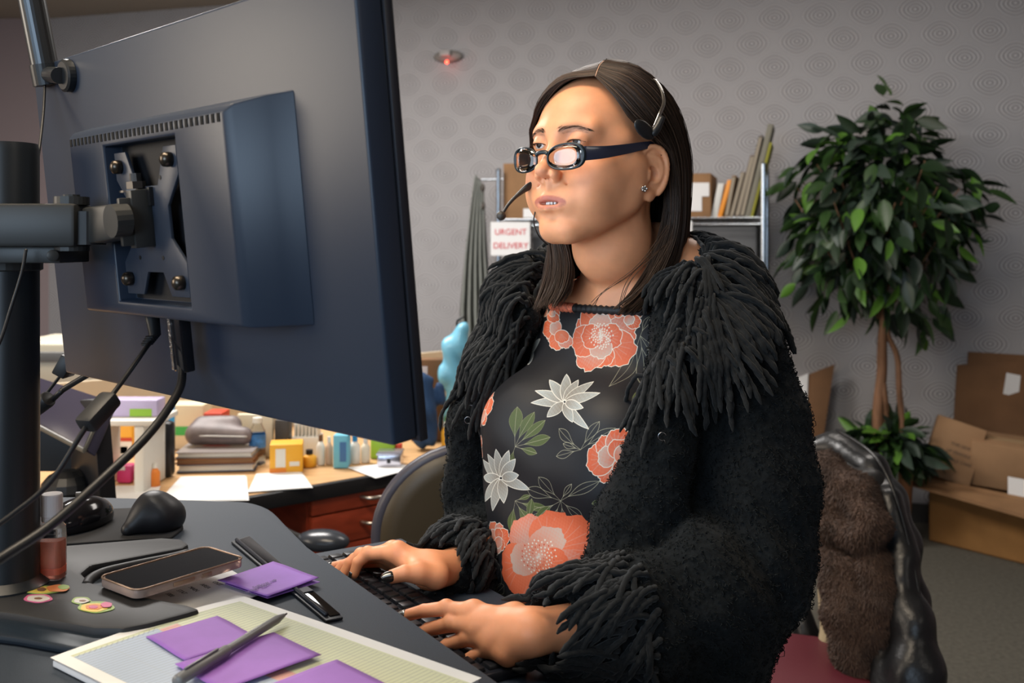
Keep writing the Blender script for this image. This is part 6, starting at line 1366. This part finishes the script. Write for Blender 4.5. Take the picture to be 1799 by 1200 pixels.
# ledger pad
ZL = ZP+.0085
lp = np.array([onz(88, 1156, ZL), onz(430, 1048, ZL), onz(846, 1190, ZL)]); lp = np.vstack([lp, lp[0]+lp[2]-lp[1]])    # A left, B top, C right, D
pt2 = Paint(1000, 640, (.80, .80, .77))                      # u: B->C  (x)   v: B->A (y)
pt2.rect(0, 0, 1000, 640, (.72, .72, .70)); pt2.rect(0, 40, 1000, 640, (.62, .65, .44))
pt2.rect(60, 285, 300, 345, (.70, .38, .33)); pt2.rect(60, 60, 300, 285, (.63, .66, .45)); pt2.rect(50, 345, 1000, 600, (.42, .50, .62)); pt2.rect(300, 285, 1000, 345, (.70, .38, .33)); pt2.rect(0, 0, 1000, 42, (.82, .82, .80)); pt2.rect(0, 600, 1000, 640, (.80, .80, .78)); pt2.rect(0, 0, 34, 640, (.82, .82, .80))
for i in range(40, 1000, 16): pt2.line([(i, 50), (i, 600)], (.16, .19, .20), 1.5, al=.75)
for j in (50, 110, 170, 230, 285, 345, 420, 500, 600): pt2.line([(36, j), (1000, j)], (.40, .42, .40), 1.2, al=.6)
for k in range(60):
    x = 44+(k % 4)*4; y = 350+k*4.1; pt2.line([(x, y), (x+4, y+2)], (.15, .15, .18), 1.4, al=.7)
ml = image_mat('ledger_print', pt2.image('ledger_print'), .6); ml['a'] = 1
t = thing('ledger_pad', 'ruled ledger sheet with blue, pink and yellow-green columns on the desk', 'paper pad', lp.mean(0))
nU, nV = 40, 26; G = []; UV = []
for i in range(nU+1):
    row = []
    for j in range(nV+1):
        u, v_ = i/nU, j/nV; p = lp[1]+(lp[2]-lp[1])*u+(lp[0]-lp[1])*v_; row.append(p+[0, 0, .0045*math.exp(-u*9)*math.sin(v_*math.pi)-.004*(u > 0)*math.exp(-u*40)*0+.0006*math.sin(v_*7+u*4)]); UV.append((u, v_))
    G.append(row)
b = MB(); b.sheet(G); o = b.build('top_sheet', ml, t, smooth=True); set_uv(o, UV)
b = MB(); lq = lp.copy(); cen = lq.mean(0); b.slab([q+(cen-q)*.012-[0, 0, .0022] for q in (lq[1], lq[0], lq[3], lq[2])], (0, 0, -.0055)); b.build('pad_sheets', mpw, t, bevel=.001)
# purple notes on the ledger
ZN = ZL+.0012; a_ = np.array([.70, .714, 0]); b_ = np.array([.714, -.70, 0])
L1 = onz(256, 1119, ZN+.001); note('sticky_note', 'purple sticky note on the ledger left of the pen', [L1, L1+b_*.076, L1+b_*.076+a_*.074, L1+a_*.074], 0, .0003)
T2 = onz(481, 1111, ZN+.002); note('sticky_note', 'large purple sticky note under the middle of the pen', [T2, T2-a_*.100, T2-a_*.100+b_*.078, T2+b_*.078], 0, .0003, curl=.001)
T3 = onz(592, 1159, ZN+.003); note('sticky_note', 'purple sticky note at the bottom edge right of the others', [T3, T3-a_*.08, T3-a_*.08+b_*.076, T3+b_*.076], 0, .0003)
# pen
t = thing('grey_pen', 'grey felt pen with dark tip lying across the purple notes', 'pen', onz(410, 1140, ZN+.004)); pa, pbn = onz(310, 1197, ZN+.0085), onz(504, 1078, ZN+.0075); pdn = (pbn-pa)/np.linalg.norm(pbn-pa); Lp = np.linalg.norm(pbn-pa)
mpn = mat('pen_grey', (.16, .165, .17), .35); b = MB(); b.lathe([(0, 0), (.0046, 0), (.0052, .03), (.0052, .97), (.0045, 1)], pa, pa+pdn*Lp*.42, 20); b.build('pen_cap', mpn, t, smooth=True)
b = MB(); b.lathe([(.0041, 0), (.0041, .86), (.0018, 1), (0, 1)], pa+pdn*Lp*.42, pa+pdn*Lp*.97, 20); b.build('pen_barrel', mpn, t, smooth=True); b = MB(); b.cyl(pa+pdn*Lp*.965, pbn, .0012, .0008, n=8); b.build('pen_tip', mbk, t)
b = MB(); b.box(pa+pdn*Lp*.2+[0, 0, .0062], (.0022, .0016, .045), R=axes(pdn)); b.build('pocket_clip', mpn, t, bevel=.0005)
Rp = np.stack([pdn, np.cross([0, 0, 1], pdn), [0, 0, 1.]], 1); text('FELT MEDIUM', .0038, mtx(Rp, pa+pdn*Lp*.66+[0, 0, .00425]), 'lettering', mc('pen_print', .5, .5, .5), t, .00005)
# stickers on the base plate
def sticker(label, parts, cat='sticker'):
    t = thing('sticker', label, cat, onz(*parts[0][0], ZB))
    for k, (c_, rx, ry, m, nm) in enumerate(parts):
        cen = onz(*c_, ZB+.0008+.0004*k); b = MB(); th = np.linspace(0, 2*np.pi, 28, endpoint=False); s_ = cen[1]/FPX
        r_ = 1+.05*np.sin(th*5+k); px_ = [(c_[0]+rx*math.cos(a)*r, c_[1]+ry*math.sin(a)*r) for a, r in zip(th, r_)][::-1]; pts3 = [onz(x, y, cen[2])[:2] for x, y in px_]
        b.prism(pts3, cen[2]-.0005, cen[2]); b.build(nm, m, t)
sg_ = mc('sticker_green', .30, .42, .10); sy = mc('sticker_yellow', .75, .55, .10); sw = mc('sticker_white', .62, .58, .52); so = mc('sticker_orange', .70, .22, .06); sp_ = mc('sticker_pink', .60, .12, .25); sbr = mc('sticker_brown', .22, .10, .05)
sticker('oval green and yellow sticker nearest the monitor pole', [((72, 1036), 34, 7.5, sg_, 'sticker_edge'), ((70, 1036), 28, 5.5, sy, 'sticker_face'), ((73, 1035), 8, 3.2, sbr, 'motif'), ((102, 1033), 20, 6, so, 'sticker_tail'), ((112, 1031), 10, 4, sg_, 'motif')])
sticker('small round pink-rimmed white sticker below the oval one', [((67, 1051), 25, 7.5, sp_, 'sticker_edge'), ((67, 1051), 20, 5.5, sw, 'sticker_face'), ((67, 1051), 7, 1.6, sbr, 'motif')])
sticker('small round green-rimmed white sticker touching the rainbow one', [((143, 1055), 17, 6.5, sg_, 'sticker_edge'), ((143, 1055), 13, 4.5, sw, 'sticker_face'), ((145, 1055), 6, 1.2, sbr, 'motif')])
sticker('green sticker with yellow and pink ring motif on base plate', [((169, 1066), 32, 10, sg_, 'sticker_edge'), ((165, 1067), 24, 7.5, sy, 'sticker_face'), ((165, 1066), 15, 4.5, so, 'motif'), ((164, 1066), 8, 2.4, sp_, 'motif'), ((187, 1062), 10, 4.5, sp_, 'motif')])
# ------------------------------------------------------------------ glasses
gl = thing('eyeglasses', 'black rimmed reading glasses low on the nose of the woman', 'glasses', hw(0, .1, .01))
mgf = mat('frame_black_teal', (.006, .012, .016), .3); mgt = mat('temple_violet_grey', (.022, .025, .045), .25, coat=.4)
def gpt(u, v_): return hw(u, .1050-3.4*u*u+v_*.10, .0065+v_)
def lens(s):
    out = []
    for i in range(40):
        a = 2*math.pi*i/40; ca, sa = math.cos(a), math.sin(a); n_ = 2.5; r = (abs(ca)**n_+abs(sa)**n_)**(-1/n_); out.append((s*(.0335+.0245*r*ca), .0148*r*sa*(1+.10*ca)+.0015*ca))
    return out
for s in (-1, 1):
    ol = lens(s); b = MB(); b.tube([gpt(*q) for q in ol], [.0013+.0014*max(0, s*(q[0])-.047)/.01 for q in ol], 8, closed=True); b.build('lens_rim', mgf, gl, smooth=True)
    cc0 = np.mean([gpt(*q) for q in ol], 0); pts = [gpt(*q) for q in ol]; b = MB(); v = [cc0+hF*.0014]+[cc0+(p-cc0)*.5+hF*.001 for p in pts]+pts; nn_ = 40
    f = [(0, 1+i, 1+(i+1) % nn_) for i in range(nn_)]+[(1+i, 1+nn_+i, 1+nn_+(i+1) % nn_, 1+(i+1) % nn_) for i in range(nn_)]; b.add(v, f)
    b.build('lens', mat('lens_glass', (.98, .99, 1), .02, trans=1, ior=1.75, spec=1), gl, smooth=True, solid=.0012)
    hg = gpt(s*.0575, .003)
    b = MB(); tp = spline([gpt(s*.055, .003), gpt(s*.0595, .0035)-hF*.002, hw(s*.0685, .068, .014), hw(s*.0735, .035, .022), hw(s*.0765, .005, .030), hw(s*.0765, -.008, .032), hw(s*.077, -.022, .020)], 40)
    hgt = np.interp(np.linspace(0, 1, 40), [0, .1, .25, .6, .8, 1], [.0075, .0088, .0080, .0052, .0036, .0025])
    v = []; 
    for p_, h2 in zip(tp, hgt): v += [p_+hU*h2+hL*s*.0010, p_-hU*h2+hL*s*.0010, p_-hU*h2-hL*s*.0010, p_+hU*h2-hL*s*.0010]
    f = [(4*i+j, 4*i+(j+1) % 4, 4*i+4+(j+1) % 4, 4*i+4+j) for i in range(39) for j in range(4)]+[(3, 2, 1, 0), (156, 157, 158, 159)]
    b.add(v, f); b.build('temple', mgt if s > 0 else mgf, gl, bevel=.0006)
b = MB(); b.tube(spline([gpt(-.0100, .004), gpt(-.005, .0065), gpt(.005, .0065), gpt(.0100, .004)], 12), .0027, 8); b.build('nose_bridge', mgf, gl, smooth=True)
# ------------------------------------------------------------------ headset and earring
hs_ = thing('headset', 'thin silver band headset with black temple pad and boom microphone', 'headset', hw(.07, -.01, .05))
msl = mat('headband_silver', (.62, .60, .58), .18, metal=1); mpl = mat('headset_black', (.014, .014, .015), .4)
band = [P(1150, 225, 1.175), P(1160, 200, 1.18), P(1167, 178, 1.195), P(1160, 153, 1.215), P(1143, 134, 1.245), P(1110, 130, 1.285), P(1070, 130, 1.32), P(1020, 138, 1.345), P(985, 150, 1.355), P(965, 195, 1.35), P(955, 240, 1.34)]
q = spline(band, 60); q2 = scalp(q[None], .0022)[0]; wgt = np.clip((np.arange(60)-21)/5, 0, 1)[:, None]; inn_ = q2-S.grad(q2, .004)*np.clip(S.at(q2)+.0012, 0, .02)[:, None]; q = q*(1-wgt)+inn_*wgt; b = MB(); b.tube(q, .0016, 8); b.tube(q+hF*.0022*(1-wgt), .0015, 8); b.build('headband', msl, hs_, smooth=True)
b = MB(); b.tube(spline([P(1164, 205, 1.172), P(1156, 222, 1.17), P(1146, 238, 1.168)], 10), [.0035, .0038, .004, .0042, .0045, .0048, .005, .005, .0045, .004], 10); b.build('slider', mpl, hs_, smooth=True)
pc_ = P(1132, 228, 1.160); Rpd = axes(np.cross(P(1150, 243, 1.17)-P(1114, 214, 1.152), [0, -.2, 1]), (0, 0, 1)); dpad = P(1150, 243, 1.175)-P(1114, 214, 1.150); dpad /= np.linalg.norm(dpad); nrm_ = np.array([.35, -.93, .1]); nrm_ -= dpad*(nrm_ @ dpad); nrm_ /= np.linalg.norm(nrm_); RR = np.stack([dpad, np.cross(nrm_, dpad), nrm_], 1)
b = MB(); b.sph(pc_, (.0190, .0092, .0040), 24, R=RR); b.build('temple_pad', mpl, hs_, smooth=True)
bm_ = spline([P(960, 318, 1.25), P(936, 324, 1.245), P(915, 338, 1.235), P(895, 357, 1.225), P(882, 377, 1.22)], 24); b = MB(); b.tube(bm_, np.interp(np.linspace(0, 1, 24), [0, .35, .6, 1], [.0052, .0045, .0022, .0017]), 10); b.build('boom', mpl, hs_, smooth=True)
b = MB(); b.sph(P(880.5, 379, 1.22), .0058, 20); b.build('microphone', mat('mic_foam', (.035, .028, .022), .5, bump=.8, bscale=700), hs_, smooth=True)
b = MB(); b.tube(spline([P(940, 372, 1.24), P(938, 392, 1.245), P(947, 415, 1.25), P(962, 430, 1.27)], 16), .0009, 6); b.build('cord', mpl, hs_, smooth=True)
b = MB(); ep = P(1131, 332, 1.205); ep = ep-S.grad(ep)*(S.at(ep)-.0012); b.lathe([(0, 0), (.0042, .1), (.0036, .6), (0, 1)], ep, ep+np.array([.3, -.95, .05])*.003, 10)
t = thing('earring', 'small silver stud earring in her left ear lobe', 'earring', ep); b.build('stud', msl, t)
for k in range(5): b = MB(); a = k*1.257; b.sph(ep+np.array([.95*math.cos(a), .3*math.cos(a), math.sin(a)])*.003+np.array([.3, -.95, .05])*.003, .0013, 8); b.build('bead', msl, t, smooth=True)

# metal hook and eye closures on the cardigan edge
for (px_, py_, Y_h) in ((1164, 757, 1.13), (826, 706, 1.36), (822, 738, 1.36)):
    c = P(px_, py_, Y_h)
    for _ in range(30):
        if Cf.at(c) < .006: c = c-np.array([c[0]*.002, .002, 0])
        else: break
    b = MB(); th = np.linspace(0, 5.2, 14); b.tube([c+np.array([.0045*math.cos(a), -.001, .0045*math.sin(a)]) for a in th]+[c+np.array([.004, -.001, -.009])], .0005, 6); b.build('hook_closure', mat('hook_steel', (.35, .36, .38), .25, metal=1), card, smooth=True)
